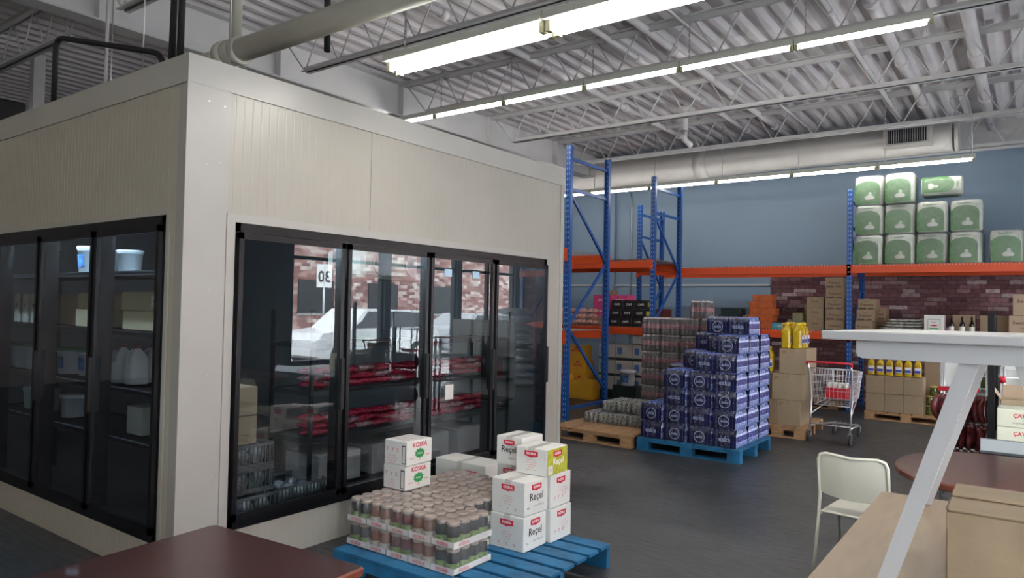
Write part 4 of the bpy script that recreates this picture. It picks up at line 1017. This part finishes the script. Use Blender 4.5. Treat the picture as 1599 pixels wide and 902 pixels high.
for r in range(3):
    for c in range(3):
        t = carton('pale carton with green edge in the middle rack, %s layer, %s from the left' % (('bottom', 'middle', 'top')[r], ('first', 'second', 'third', 'fourth')[c]), (-6.24+c*.338, 11.70, .15+r*.29), (.325, .4, .27), GREYC, random.uniform(-.03, .03), 'pale cartons in the middle rack', tape=False,
               prints=lambda t, dx, dy, dz: (badge(t, rectp(dx*.98, .03), DGRN, (0, -dy/2-.0004, .016), '-y', 'green_edge'), badge(t, rectp(.09, .12), mat('blue_label', (.06, .14, .35), .5), (-.08, -dy/2-.0004, .15), '-y', 'blue_label')))
a = MB(); a.box(-6.42, 11.53, 0, -5.46, 12.1, .145)
tag(a.build('low_platform', BLACKP), 'low dark platform under the pale cartons', 'platform')
carton('pale carton alone on the highest layer under the shelf', (-5.58, 11.70, 1.02), (.30, .4, .16), GREYC, .1, None, tape=False)
def bucket(label, loc, s=1.0, lid=None, band=None, group=None, body=None):
    t = thing('bucket', label, 'bucket', loc, 0, group); t.scale = (s, s, s)
    k = 'bk'
    if k not in PM:
        a = MB(); a.lathe([(.10, 0), (.105, .004), (.118, .19), (.122, .19), (.122, .215)], n=24); PM[k] = a.mesh('pail', mat('white_pail', (.62, .68, .74), .4))
        a = MB(); a.lathe([(.125, .205), (.127, .208), (.127, .228), (.118, .232)], n=24); PM['lidg'] = a.mesh('lid', mat('green_lid', (.04, .22, .10), .4))
        a = MB(); a.lathe([(.125, .205), (.127, .208), (.127, .228), (.118, .232)], n=24); PM['lidw'] = a.mesh('lid', mat('white_lid', (.62, .68, .74), .4))
        a = MB()
        for i in range(9):
            pass
        th = [-PI/2-.55+1.1*i/8 for i in range(9)]
        vs = [(rr*math.cos(q), rr*math.sin(q), zz) for rr, zz in ((.1105, .05), (.1185, .16)) for q in th]
        a._new(vs, [[i, i+1, 10+i, 9+i] for i in range(8)]); PM['lab'] = a.mesh('label', mat('pail_label', (.05, .16, .40), .5, 0, .8, 30))
    b = ob('pail', PM[k], t); ob('lid', PM['lidg' if lid == 'g' else 'lidw'], t)
    if band: ob('label', PM['lab'], b)
    return t
bucket('white and blue bucket standing on the cans side of the middle rack', (-5.72, 11.32, 0.30), 1.15, 'w', True)
a = MB(); a.box(-5.95, 11.2, 0, -5.5, 11.44, .30); tag(a.build('crate', DGRN), 'dark green crate under the white and blue bucket', 'crate')

# ---------------------------------------------------------------- shopping cart
def cart(label, loc, rz, group=None, full=True):
    t = thing('shopping_cart', label, 'shopping cart', loc, rz, group)
    if 'cart' not in PM:
        w = .25; parts = []
        # basket: rear gate at y=.05, front at y=.85; z .42-.95
        def P4(y, z, s): # half width shrinks forward
            k = (y-.05)/.80; return s*(w*(1-.28*k))
        m = MB()
        yb, yf2 = .05, .85
        top = [(-w, yb, .93), (P4(yf2, 0, -1), yf2, .86), (P4(yf2, 0, 1), yf2, .86), (w, yb, .93), (-w, yb, .93)]
        m.tube(top, .006, 6)
        bot = [(-w*.82, yb+.06, .46), (P4(.8, 0, -1)*.85, .76, .52), (P4(.8, 0, 1)*.85, .76, .52), (w*.82, yb+.06, .46), (-w*.82, yb+.06, .46)]
        m.tube(bot, .005, 6)
        for s in (-1, 1):
            for i in range(15):
                u = i/14; p = Vector((s*w, yb, .93)).lerp(Vector((P4(yf2, 0, s), yf2, .86)), u); q = Vector((s*w*.82, yb+.06, .46)).lerp(Vector((P4(.8, 0, s)*.85, .76, .52)), u); m.tube([p, q], .0022, 4)
            for j in range(1, 5):
                v = j/5; p = Vector((s*w, yb, .93)).lerp(Vector((s*w*.82, yb+.06, .46)), v); q = Vector((P4(yf2, 0, s), yf2, .86)).lerp(Vector((P4(.8, 0, s)*.85, .76, .52)), v); m.tube([p, q], .0028, 4)
        parts.append(('basket_sides', m.mesh('basket_sides', CHROME)))
        for yy, zt, zb, hw, hb in ((yb, .93, .46, w, w*.82), (yf2, .86, .52, P4(yf2, 0, 1), P4(.8, 0, 1)*.85)):
            m = MB(); y2 = yb+.06 if yy == yb else .76
            for i in range(10):
                u = -1+2*i/9; m.tube([(u*hw, yy, zt), (u*hb, y2, zb)], .0022, 4)
            for j in range(1, 5):
                v = j/5; m.tube([(-hw+(hw-hb)*v, yy+(y2-yy)*v, zt+(zb-zt)*v), (hw-(hw-hb)*v, yy+(y2-yy)*v, zt+(zb-zt)*v)], .0028, 4)
            parts.append(('end_grid', m.mesh('end_grid', CHROME)))
        m = MB()
        for i in range(9):
            u = -1+2*i/8; m.tube([(u*w*.82, yb+.06, .46), (u*P4(.8, 0, 1)*.85, .76, .52)], .0022, 4)
        for j in range(6):
            v = j/5; m.tube([(-w*.82+.06*v, yb+.06+.64*v, .46+.06*v), (w*.82-.06*v, yb+.06+.64*v, .46+.06*v)], .0028, 4)
        parts.append(('basket_floor', m.mesh('basket_floor', CHROME)))
        m = MB()
        for s in (-1, 1):
            m.tube([(s*w*1.02, -.02, .99), (s*w*1.02, .02, .90), (s*w*.98, .10, .55), (s*w*.96, .06, .40), (s*w*.96, .02, .13)], .012, 8)
            m.tube([(s*w*.96, .02, .20), (s*w*.62, .80, .15)], .010, 8); m.tube([(s*w*.96, .04, .34), (s*w*.6, .70, .50)], .008, 6)
        m.tube([(-w*.96, .02, .22), (w*.96, .02, .22)], .008, 6); m.tube([(-w*.62, .80, .15), (w*.62, .80, .15)], .009, 6)
        for i in range(5):
            u = -1+2*i/4; m.tube([(u*w*.8, .03, .22), (u*w*.5, .78, .17)], .004, 4)
        parts.append(('frame', m.mesh('frame', CHROME)))
        m = MB(); m.tube([(-w*1.06, -.03, .97), (-w*1.06, -.04, 1.01), (w*1.06, -.04, 1.01), (w*1.06, -.03, .97)], .017, 10); parts.append(('handle', m.mesh('handle', PLAST_R)))
        PM['cart'] = parts
        m = MB(); m.tube([(-.013, 0, .06), (.013, 0, .06)], .06, 18); PM['wheel'] = m.mesh('wheel', mat('rubber', (.05, .05, .05), .6))
        m = MB(); m.box(-.022, -.02, .06, -.015, .02, .14); m.box(.015, -.02, .06, .022, .02, .14); m.box(-.022, -.02, .132, .022, .02, .14); PM['fork'] = m.mesh('fork', CHROME)
    for nme, me in PM['cart']: ob(nme, me, t)
    for x, y in ((-.24, .02), (.24, .02), (-.155, .80), (.155, .80)):
        wh = ob('wheel', PM['wheel'], t, (x, y, 0)); ob('fork', PM['fork'], wh)
    return t
cart('chrome shopping cart with a red handle beside the tall oil cartons', (-2.05, 9.62, 0), -.06)
t = carton('red carton of white jars lying in the shopping cart', (-2.04, 10.05, .52), (.26, .22, .14), PLAST_R, 0, None, tape=False)
a = MB()
for i in range(4):
    for j in range(2): a.lathe([(.028, 0), (.03, .004), (.03, .06), (.027, .065)], (i-1.5)*.064, (j-.5)*.1, .141, 10)
a.build('jar_tops', CARD_W, t)
cart('chrome shopping cart by the storefront window, mirrored in the fourth cooler door', (1.5, 10.4, 0), 2.2, 'carts by the window'); cart('chrome shopping cart by the storefront window, mirrored in the third cooler door', (1.4, 8.6, 0), 1.8, 'carts by the window')
BAGW = mat('white_sack', (.60, .62, .66), .5, 0, .25, 9)
wsack = pillow(.8, .5, .16, BAGW, 'sack', seed=5)
for l in range(10):
    o = ob('sack', wsack, None, (.9+random.uniform(-.03, .03), 12.0, l*.162), (0, 0, random.uniform(-.06, .06))); tag(o, 'white sack, %s from the floor in the pile mirrored in the cooler door' % ('first', 'second', 'third', 'fourth', 'fifth', 'sixth', 'seventh', 'eighth', 'ninth', 'tenth', 'eleventh')[l], 'sack', 'white sacks by the storefront')

# ---------------------------------------------------------------- tables, chair and box in the foreground
def table_top(poly, z0, z1, m, me, name='tabletop'):
    a = MB(); n = len(poly); cx = sum(p[0] for p in poly)/n; cy = sum(p[1] for p in poly)/n
    def ins(d): return [(cx+(x-cx)*(1-d/max(.01, math.hypot(x-cx, y-cy))), cy+(y-cy)*(1-d/max(.01, math.hypot(x-cx, y-cy)))) for x, y in poly]
    rings = [[(*p, z0) for p in ins(.012)], [(*p, z0+.008) for p in poly], [(*p, z1-.008) for p in poly], [(*p, z1) for p in ins(.010)]]
    vs = [v for r in rings for v in r]; fs = [list(range(n))[::-1]]
    for r in range(3): fs += [[r*n+i, r*n+(i+1) % n, (r+1)*n+(i+1) % n, (r+1)*n+i] for i in range(n)]
    for f in a._new(vs, fs): f.material_index = 1
    for f in a._new([(*p, z1) for p in ins(.010)], [list(range(n))]): f.material_index = 0
    return a.mesh(name, [m, me], fix=False)
def rrect(x0, y0, x1, y1, r, n=5):
    out = []
    for cx, cy, a0 in ((x1-r, y0+r, -PI/2), (x1-r, y1-r, 0), (x0+r, y1-r, PI/2), (x0+r, y0+r, PI)):
        out += [(cx+r*math.cos(a0+PI/2*k/n), cy+r*math.sin(a0+PI/2*k/n)) for k in range(n+1)]
    return out
t = thing('table', 'dark maroon laminate table with a slim brown edge at the lower left', 'table', (-1.807, 1.672, 0), math.radians(4.5))
ob('tabletop', table_top(rrect(-.80, -1.9, 0, 0, .02), .715, .75, MAROON, MAROON_E), t)
for x in (-.62, -.18):
    pass
for y in (-1.5, -.4):
    a = MB(); a.tube([(-.4, y, .02), (-.4, y, .714)], .04, 14); a.build('pedestal', BLACKP, t)
    a = MB(); a.bar((-.7, y, .02), (-.1, y, .02), .07, .04); a.bar((-.4, y-.25, .02), (-.4, y+.25, .02), .07, .039); a.build('foot', BLACKP, t)
t = thing('table', 'dark maroon table with rounded end beyond the white chair', 'table', (-.665, 4.92, 0))
poly = [(.62-.62*math.cos(a_)**1 if False else .0, 0) for a_ in ()]
poly = []
for k in range(13):
    a_ = -PI/2-PI*k/12; poly.append((.42+.42*math.cos(a_), .58*math.sin(a_)))
poly = poly[::-1]; poly = [(2.2, -.58)]+[(2.2, .58)]+poly
poly = poly[2:]+poly[:2]
ob('tabletop', table_top(poly[::-1] if False else poly, .71, .75, MAROON, MAROON_E), t)
for x in (.55, 1.7):
    a = MB(); a.tube([(x, 0, .02), (x, 0, .709)], .045, 14); a.build('pedestal', BLACKP, t)
    a = MB(); a.bar((x-.32, 0, .02), (x+.32, 0, .02), .07, .04); a.bar((x, -.32, .02), (x, .32, .02), .07, .039); a.build('foot', BLACKP, t)
t = thing('desk', 'tan laminate desk under the white trestle table at lower right', 'desk', (-.605, 2.0, 0))
ob('desktop', table_top(rrect(0, 0, 1.5, 1.985, .012, 2), .722, .75, TAN, TAN, 'desktop'), t)
for y in (.06, 1.90):
    a = MB(); a.box(.12, y-.012, 0, 1.4, y+.012, .721); a.build('side_panel', TAN, t)
a = MB(); a.box(.13, .08, .2, .15, 1.88, .72); a.build('back_panel', TAN, t)
# white trestle table on the desk
t = thing('trestle_table', 'white trestle table standing on the tan desk, its top near eye level', 'table', (-.08, 2.40, .752))
TZ = .804
M_ = Matrix.Rotation(math.radians(-.65), 4, 'X')
a = MB(); a.box(-.46, 0, TZ-.008, .50, 1.56, TZ+.020, M=M_, bev=.003); a.build('tabletop', OFFW, t)
def trestle(y, top_, foot_):
    # rail with rounded lower corners
    z1 = TZ-.010-y*.0114; zb = z1-.054
    rail = [(-.365, z1), (-.365, zb+.018), (-.36, zb+.006), (-.348, zb), (.348, zb), (.36, zb+.006), (.365, zb+.018), (.365, z1)]
    a = MB(); a.prism(rail, 'y', y, y+.028); r = a.build('rail', OFFW, t)
    for s in (-1, 1):
        a = MB(); M2 = None
        p = Vector((s*top_, y+.045, zb+.002)); q = Vector((s*foot_, y+.045, .0))
        # leg as a sheared prism so that the foot is flat on the desk
        w = .025; a.prism([(p.x-w, p.z+.02), (p.x+w, p.z+.02), (q.x+w, 0), (q.x-w, 0)], 'y', y+.029, y+.070)
        a.build('leg', OFFW, t)
trestle(.05, .060, .300); trestle(1.40, .075, .318)
# cardboard box on the desk
def scrawl(t, dx, dy, dz): write('15', .10, INK, t, (dx/2-.12, -dy/2-.002, dz*.55), '-y', .002); write('kg', .08, INK, t, (dx/2-.12, -dy/2-.002, dz*.18), '-y', .002)
t = carton('big brown cardboard box on the tan desk, flaps folded over', (.075, 2.93, .752), (.60, .36, .235), CARD_L, 0, None, tape=False)
a = MB(); a.box(-.302, -.182, .235, .302, .0, .250, bev=.006); a.build('flap', CARD_L, t)
a = MB(); a.box(-.300, -.01, .251, .302, .178, .262, bev=.004); a.build('flap', CARD_L, t)
a = MB(); a.box(-.298, -.183, .18, .302, -.1815, .234); a.build('flap', CARD_L, t)
write('15', .09, INK, t, (.00, -.1845, .13), '-y', .002); write('kg', .07, INK, t, (.0, -.1845, .04), '-y', .002)
# white chair
t = thing('chair', 'cream metal chair with a curved sheet back facing the rounded table', 'chair', (-.82, 4.74, 0), -.10)
SW = .19
a = MB()
for s in (-1, 1): pass
a.tube([(-SW, -.30, 0), (-SW, -.19, .42), (-SW, -.17, .55), (-SW, -.205, .76), (-SW+.015, -.21, .79), (-SW+.05, -.215, .800), (0, -.235, .790), (SW-.05, -.215, .800), (SW-.015, -.21, .79), (SW, -.205, .76), (SW, -.17, .55), (SW, -.19, .42), (SW, -.30, 0)], .010, 8)
a.build('back_frame', IVORY, t)
def sheet(pts_u, zs, fn, th, nu=14):
    a = MB(); vs = []
    for side in (0, 1):
        for z in zs:
            for k in range(nu+1): vs.append(fn(-1+2*k/nu, z, side*th))
    n = nu+1; m = len(zs); fs = []
    for sd in (0, 1):
        o_ = sd*n*m
        for j in range(m-1):
            for k in range(nu): fs.append([o_+j*n+k, o_+j*n+k+1, o_+(j+1)*n+k+1, o_+(j+1)*n+k][::(1 if sd else -1)])
    for k in range(nu):
        fs.append([k, k+1, n*m+k+1, n*m+k]); q = (m-1)*n; fs.append([q+k, n*m+q+k, n*m+q+k+1, q+k+1])
    for j in range(m-1):
        fs.append([j*n, n*m+j*n, n*m+(j+1)*n, (j+1)*n]); q = nu; fs.append([j*n+q, (j+1)*n+q, n*m+(j+1)*n+q, n*m+j*n+q])
    for f in a._new(vs, fs): f.smooth = False
    return a
a = sheet(None, [.56, .60, .66, .72, .77, .792], lambda u, z, o: (u*SW*.985, -.175-(z-.56)*.14-.028*(1-u*u)+o, z-.02*(1-u*u)*(1 if z < .60 else 0)), .004)
a.build('backrest', IVORY, t)
a = MB()
vs = []; a.box(-SW, -.17, .435, SW, .20, .447, bev=.004); a.build('seat', IVORY, t)
for s in (-1, 1):
    a = MB(); a.tube([(s*SW, .24, 0), (s*SW, .17, .43), (s*SW, -.18, .43)], .010, 8); a.build('leg', IVORY, t)

# ---------------------------------------------------------------- right background: chilled display, hanging goods
t = thing('display_fridge', 'low black chilled display with a chrome lip at the right', 'display fridge', (-.30, 6.5, 0))
a = MB(); a.box(0, 0, .04, 1.6, .9, .62, bev=.02); a.build('cabinet', BLACKP, t)
a = MB(); a.prism([(-.02, .60), (-.035, .62), (.0, .70), (.03, .705), (.03, .62)], 'x', -.01, 1.6); a.build('front_lip', STEELB, t)
a = MB(); a.prism([(.0, .62), (.9, .62), (.9, .66), (.0, .66)], 'x', .0, 1.6); a.build('deck', BLACK, t)
a = MB(); a.box(.03, .86, .66, .075, .90, 1.3); a.box(.03, .10, .64, .075, .13, 1.66); a.build('post', BLACK, t)
a = MB(); a.box(.045, .135, .662, .051, .855, 1.25); a.build('side_pane', WGLASS, t)
def herb(t, dx, dy, dz): write('ÇAY', .04, INKR, t, (-.06, -dy/2-.002, dz*.66), '-y', .001); write('dried fruit 5 kg', .018, INKB, t, (-.05, -dy/2-.002, dz*.25), '-y')
for l in range(2): carton('white carton in the black display, %s' % ('lower', 'upper')[l], (-.01, 6.72, .665+l*.135), (.40, .3, .132), mat('cream_carton', (.60, .58, .47), .6), 0, 'white cartons in the black display', tape=False, prints=herb)
t = thing('cardboard_box', 'open brown box with raised flaps behind the white cartons', 'box', (-.02, 7.10, .665))
a = MB(); a.box(-.18, -.13, 0, .18, .13, .006); a.box(-.18, -.13, 0, -.175, .13, .30); a.box(.175, -.13, 0, .18, .13, .30); a.box(-.18, -.13, 0, .18, -.125, .30); a.box(-.18, .125, 0, .18, .13, .30); a.build('body', CARD_L, t)
a = MB(); a.bar((-.178, 0, .30), (-.26, 0, .42), .26, .004, up=(1, 0, 0)); a.build('flap', CARD_P, t)
a = MB(); a.box(-.17, .125, .30, .17, .13, .40); a.build('flap', CARD_P, t)
# hanging sausages on a wire stand
t = thing('display_stand', 'narrow wire stand carrying the hanging sausages', 'stand', (-.48, 7.55, 0))
a = MB()
for x in (-.17, .17):
    for y in (-.12, .12): a.tube([(x, y, 0), (x, y, 1.30)], .010, 6)
for z in (.12, .98, 1.28): a.tube([(-.17, -.12, z), (.17, -.12, z), (.17, .12, z), (-.17, .12, z), (-.17, -.12, z)], .006, 6)
a.build('frame', WIRE, t)
a = MB(); a.box(-.19, -.135, .96, .12, -.125, 1.00); a.build('red_trim', PLAST_R, t)
SAUS = mat('sausage_skin', (.12, .018, .02), .25, 0, .7, 14, .4, 30)
k = 0
sm = []
for v in range(3):
    a = MB(); r_ = random.Random(v)
    for seg in range(3):
        pts = []; rr = []
        for i in range(7):
            u = i/6; pts.append((.03*math.sin(PI*u)*(1 if seg % 2 else -1), .02*math.sin(PI*u), -seg*.24-.02-u*.22)); rr.append(.006+.026*math.sin(PI*min(.96, max(.04, u)))**.5)
        a.tube(pts, .02, 8, rr=rr)
    sm.append(a.mesh('links', SAUS))
for r in range(2):
    for c in range(7):
        o = ob('sausage_string', sm[k % 3], None, (-.66+c*.056+r*.028, 7.33+r*.075, .955), (0, 0, random.uniform(-1, 1))); k += 1
        tag(o, 'dark red string of sausages on the wire stand, %s row, %s from the left' % (('front', 'rear')[r], ('first', 'second', 'third', 'fourth', 'fifth', 'sixth', 'seventh')[c]), 'sausages', 'strings of sausages on the wire stand')
t = thing('fire_extinguisher', 'red fire extinguisher standing behind the white table leg', 'fire extinguisher', (-.70, 9.35, .452)); t.scale = (.68, .68, .68)
a = MB(); a.lathe([(.055, 0), (.06, .01), (.06, .36), (.03, .42), (.018, .43)], n=18); a.build('cylinder', PLAST_R, t)
a = MB(); a.lathe([(.02, .43), (.02, .47)], n=10); a.bar((0, 0, .47), (.10, 0, .50), .02, .012); a.bar((0, 0, .48), (.09, 0, .44), .02, .012); a.build('valve', BLACKP, t)
a = MB(); a.tube([(.0, -.02, .45), (-.08, -.03, .42), (-.09, -.05, .2)], .010, 6); a.build('hose', BLACKP, t)
t = thing('shelf_gondola', 'white gondola shelf end with paper notices near the right edge', 'shelving', (-.35, 9.6, 0))
a = MB(); a.box(-.45, 0, 0, .9, .06, 1.40); a.build('back_panel', CARD_W, t)
for z in (.12, .45, .80):
    a = MB(); a.box(-.45, -.35, z-.03, .9, 0, z); a.build('shelf', mat('gondola_shelf', (.10, .10, .10), .5), t)
for i, (x, z) in enumerate(((-.15, 1.03), (.12, 1.05))):
    a = MB(); a.box(x, -.012, z, x+.22, -.002, z+.30); n_ = a.build('notice', INKW, t)
    for q in range(4): write('fresh price list', .03, INK, n_, (x+.11, -.0135, z+.24-q*.06), '-y')
OILG = mat('green_glass', (.05, .06, .02), .1)
a = MB(); a.lathe([(.05, 0), (.05, .18), (.02, .25), (.018, .32)], n=14); gbm = a.mesh('bottle', OILG); a = MB(); a.lathe([(.02, .31), (.02, .34)], n=10); gbc = a.mesh('cap', INK)
for i, (x, z) in enumerate(((-.52, .80), (-.40, .80), (-.28, .80), (.0, .80), (-.6, .45), (-.48, .45), (-.36, .45), (-.24, .45))):
    t = thing('olive_oil_bottle', 'dark green bottle on the gondola, %s shelf, %s from the left' % (('upper', 'lower')[i >= 4], ('first', 'second', 'third', 'fourth')[i % 4]), 'bottle', (x, 9.42, z), 0, 'dark green bottles on the gondola'); ob('bottle', gbm, t); ob('cap', gbc, t)
t = thing('hand_truck', 'chrome tube rack with red joints right of the sausages', 'rack', (-.30, 8.3, 0))
a = MB()
for x in (-.02, .08): a.tube([(x, 0, 0), (x, 0, 1.15)], .020, 10)
for z in (.3, .55, .8, 1.05): a.tube([(-.3, 0, z), (.3, 0, z)], .006, 6)
a.build('frame', CHROME, t)
for z in (.45, 1.0):
    for x in (-.02, .08): a = MB(); a.tube([(x, 0, z), (x, 0, z+.06)], .028, 10); a.build('joint', PLAST_R, t)

# ---------------------------------------------------------------- goods inside the cooler, left doors
SZ = lambda z: z+.035
def L(x, y=2.62): return (x, y)
b1 = 'buckets on the upper shelf of the cooler'
bucket('white bucket with a blue label, upper shelf behind the middle left door', (-6.18, 2.66, 1.832), .95, 'w', True, b1)
bucket('plain white bucket half hidden right of the labelled one', (-5.93, 2.66, 1.832), .80, 'w', False, b1)
bucket('small white bucket behind the rightmost left door', (-5.48, 2.62, 1.832), .72, 'w', False, b1)
cp = lambda t, dx, dy, dz: (badge(t, rectp(.08, .08), INKW, (dx*.28, -dy/2-.0004, dz*.5), '-y', 'white_label'), write('MILK', .016, INK, t, (dx*.28, -dy/2-.003, dz*.5), '-y'))
b2 = 'brown cartons on the third cooler shelf'
PALEC = mat('cool_carton', (.50, .42, .27), .7, 0, .05, 6)
carton('brown carton with white label, lower one at the right', (-5.05, 2.72, 1.412), (.62, .4, .135), PALEC, 0, b2, prints=cp, tape=False)
carton('brown carton with white label, upper one at the right', (-5.08, 2.72, 1.412+.138), (.60, .4, .135), PALEC, 0, b2, prints=cp, tape=False)
carton('brown carton left of centre, lower one', (-5.90, 2.70, 1.412), (.36, .4, .135), PALEC, 0, b2, prints=cp, tape=False)
carton('brown carton left of centre, upper one', (-5.88, 2.70, 1.412+.138), (.33, .4, .125), PALEC, 0, b2, prints=cp, tape=False)
carton('darker brown carton behind the left of centre pair', (-6.36, 2.75, 1.412), (.40, .35, .25), CARD, 0, b2, tape=False)
a = MB(); a.prism([(-.09, 0), (.09, 0), (.05, .11), (-.07, .11)], 'y', 0, .004); tag(a.build('flyer', CARD_W, None, (-5.10, 2.70, 1.69), (-.25, 0, 0)), 'white leaflet leaning on the right cartons', 'leaflet')
for i, x in enumerate((-7.28, -7.10, -6.92, -6.78)):
    t = thing('folder_box', 'upright pale carton with a round hole behind the far left door, %s from the left' % ('first', 'second', 'third', 'fourth')[i], 'box', (x, 2.66, 1.412), 0, 'upright pale cartons behind the far left door')
    a = MB(); a.box(-.055, -.15, 0, .055, .15, .25, bev=.003); a.build('body', mat('grey_carton', (.40, .38, .32), .6), t); a = MB(); a.tube([(0, -.151, .15), (0, -.153, .15)], .018, 12); a.build('finger_hole', INK, t)
for i, (x, y, l) in enumerate(((-7.42, 2.60, 'far left'), (-7.24, 2.56, 'second'), (-7.00, 2.56, 'third'), (-6.40, 2.58, 'fourth'), (-6.12, 2.62, 'fifth'))):
    bucket('white yoghurt bucket with a green lid, lower shelf, %s' % l, (x, y+.04, 1.012), .92, 'g', i > 2, 'green lidded buckets in the cooler')
for i, x in enumerate((-7.1, -6.85, -6.35)):
    bucket('white bucket on the lowest shelf of the left side, %s' % ('left', 'middle', 'right')[i], (x, 2.62, .662), .80, 'w', False, 'buckets on the lowest cooler shelf')
a = MB()
jp = [(.062, 0, 5), (.068, .01, 5), (.068, .17, 5), (.058, .21, 3.5), (.024, .255, 2), (.022, .265, 2)]
sq_lathe(a, jp, n=20); a.tube([(.0, -.03, .25), (.02, -.075, .23), (.02, -.078, .16)], .010, 6); jugm = a.mesh('jug', mat('milk_jug', (.55, .58, .58), .4)); a = MB(); a.lathe([(.024, .262), (.024, .285)], n=12); jugc = a.mesh('cap', mat('jug_cap', (.3, .08, .08), .4))
for i, (x, y) in enumerate(((-5.46, 2.58), (-5.29, 2.60), (-5.36, 2.75))):
    t = thing('milk_jug', 'white plastic milk jug behind the rightmost left door, %s' % ('left', 'right', 'rear')[i], 'jug', (x, y, 1.012), 0, 'milk jugs in the cooler'); ob('jug', jugm, t); ob('cap', jugc, t)
t = thing('milk_bottle', 'slim white bottle with blue print beside the middle door frame', 'bottle', (-5.74, 2.50, 1.012))
a = MB(); a.lathe([(.035, 0), (.04, .01), (.04, .16), (.018, .22), (.018, .24)], n=16); a.build('bottle', INKW, t); a = MB(); a.lathe([(.0405, .09), (.0405, .15)], n=16, cap=False); a.build('label', OBL, t)
carton('white carton low in the cooler behind the rightmost left door', (-5.2, 2.70, .662), (.22, .3, .2), GREYC, 0, None, tape=False)

# goods inside the cooler, front doors: rows of red packs, cartons and crates
REDP = mat('red_meat_pack', (.36, .02, .05), .22, 0, .7, 35, .4, 40)
mp = [pillow(.15, .22, .055, REDP, seed=40+k) for k in range(3)]+[pillow(.14, .20, .06, mat('pale_meat_tray', (.30, .16, .18), .2, 0, .8, 30), seed=47)]
k = 0
for z, nm in ((.982, 'upper'), (.632, 'lower')):
    for l in range(3):
        for c in range(14):
            o = ob('meat_pack', mp[(k*7+l) % 4], None, (-4.38+random.uniform(-.02, .02), 3.47+c*.165, z+.003+l*.052), (random.uniform(-.12, .12), random.uniform(-.1, .1), random.uniform(-.35, .35))); k += 1
            tag(o, 'red wrapped meat pack on the %s red shelf, %s layer, %s' % (nm, layw[l], ('first', 'second', 'third', 'fourth', 'fifth', 'sixth', 'seventh', 'eighth', 'ninth', 'tenth', 'eleventh', 'twelfth', 'thirteenth', 'fourteenth')[c]), 'meat pack', 'red packs behind the front cooler doors')
CRATEM = mat('grey_crate', (.10, .11, .12), .4, 0, .3, 20)
def crate_mesh(w, d, h):
    a = MB(); a.box(-w/2, -d/2, 0, w/2, d/2, .008)
    for s in (-1, 1):
        a.box(-w/2, s*d/2-.004, h-.02, w/2, s*d/2+.004, h); a.box(s*w/2-.004, -d/2, h-.02, s*w/2+.004, d/2, h); a.box(s*w/2-.004, -d/2, 0, s*w/2+.004, d/2, .03); a.box(-w/2, s*d/2-.004, 0, w/2, s*d/2+.004, .03)
        n = int(d/.03)
        for i in range(n+1): y = -d/2+d*i/n; a.box(s*w/2-.003, y-.004, .0, s*w/2+.003, y+.004, h)
        n = int(w/.03)
        for i in range(n+1): x = -w/2+w*i/n; a.box(x-.004, s*d/2-.003, .0, x+.004, s*d/2+.003, h)
    return a.mesh('basket', CRATEM)
crm = crate_mesh(.38, .42, .16); PACKG = mat('foil_tub', (.30, .32, .34), .25, .3, .5, 25)
tub = pillow(.11, .11, .12, PACKG, 'tub', seed=77)
for i, (x, y, z) in enumerate(((-4.35, 2.78, .035), (-4.35, 3.24, .035), (-4.30, 2.78, .20), (-4.35, 3.24, .20), (-4.36, 2.78, .365), (-4.85, 2.85, .035), (-4.34, 2.76, .53), )):
    t = thing('plastic_crate', 'grey slatted crate of wrapped goods behind the first front door, %s' % ('floor left', 'floor right', 'second layer left', 'second layer right', 'third layer', 'rearmost', 'fourth layer', 'topmost')[i], 'crate', (x, y, z), 0, 'crates behind the first front door')
    ob('basket', crm, t)
    for a_ in range(3):
        for b_ in range(3): ob('wrapped_tub', tub, t, ((a_-1)*.115, (b_-1)*.125, .009))
for l in range(2): carton('brown carton at the left edge of the first front door, %s' % ('lower', 'upper')[l], (-4.28, 2.70, .695+l*.19), (.26, .28, .185), CARD_L, 0, 'brown cartons inside the first front door', tape=False)
for i in range(4): carton('grey white carton on the low shelf behind the front doors, %s' % ('first', 'second', 'third', 'fourth')[i], (-4.42, 3.62+i*.52, .285), (.4, .40, .22), mat('dim_carton', (.30, .28, .28), .6), 0, 'cartons on the low shelf behind the front doors', tape=False)
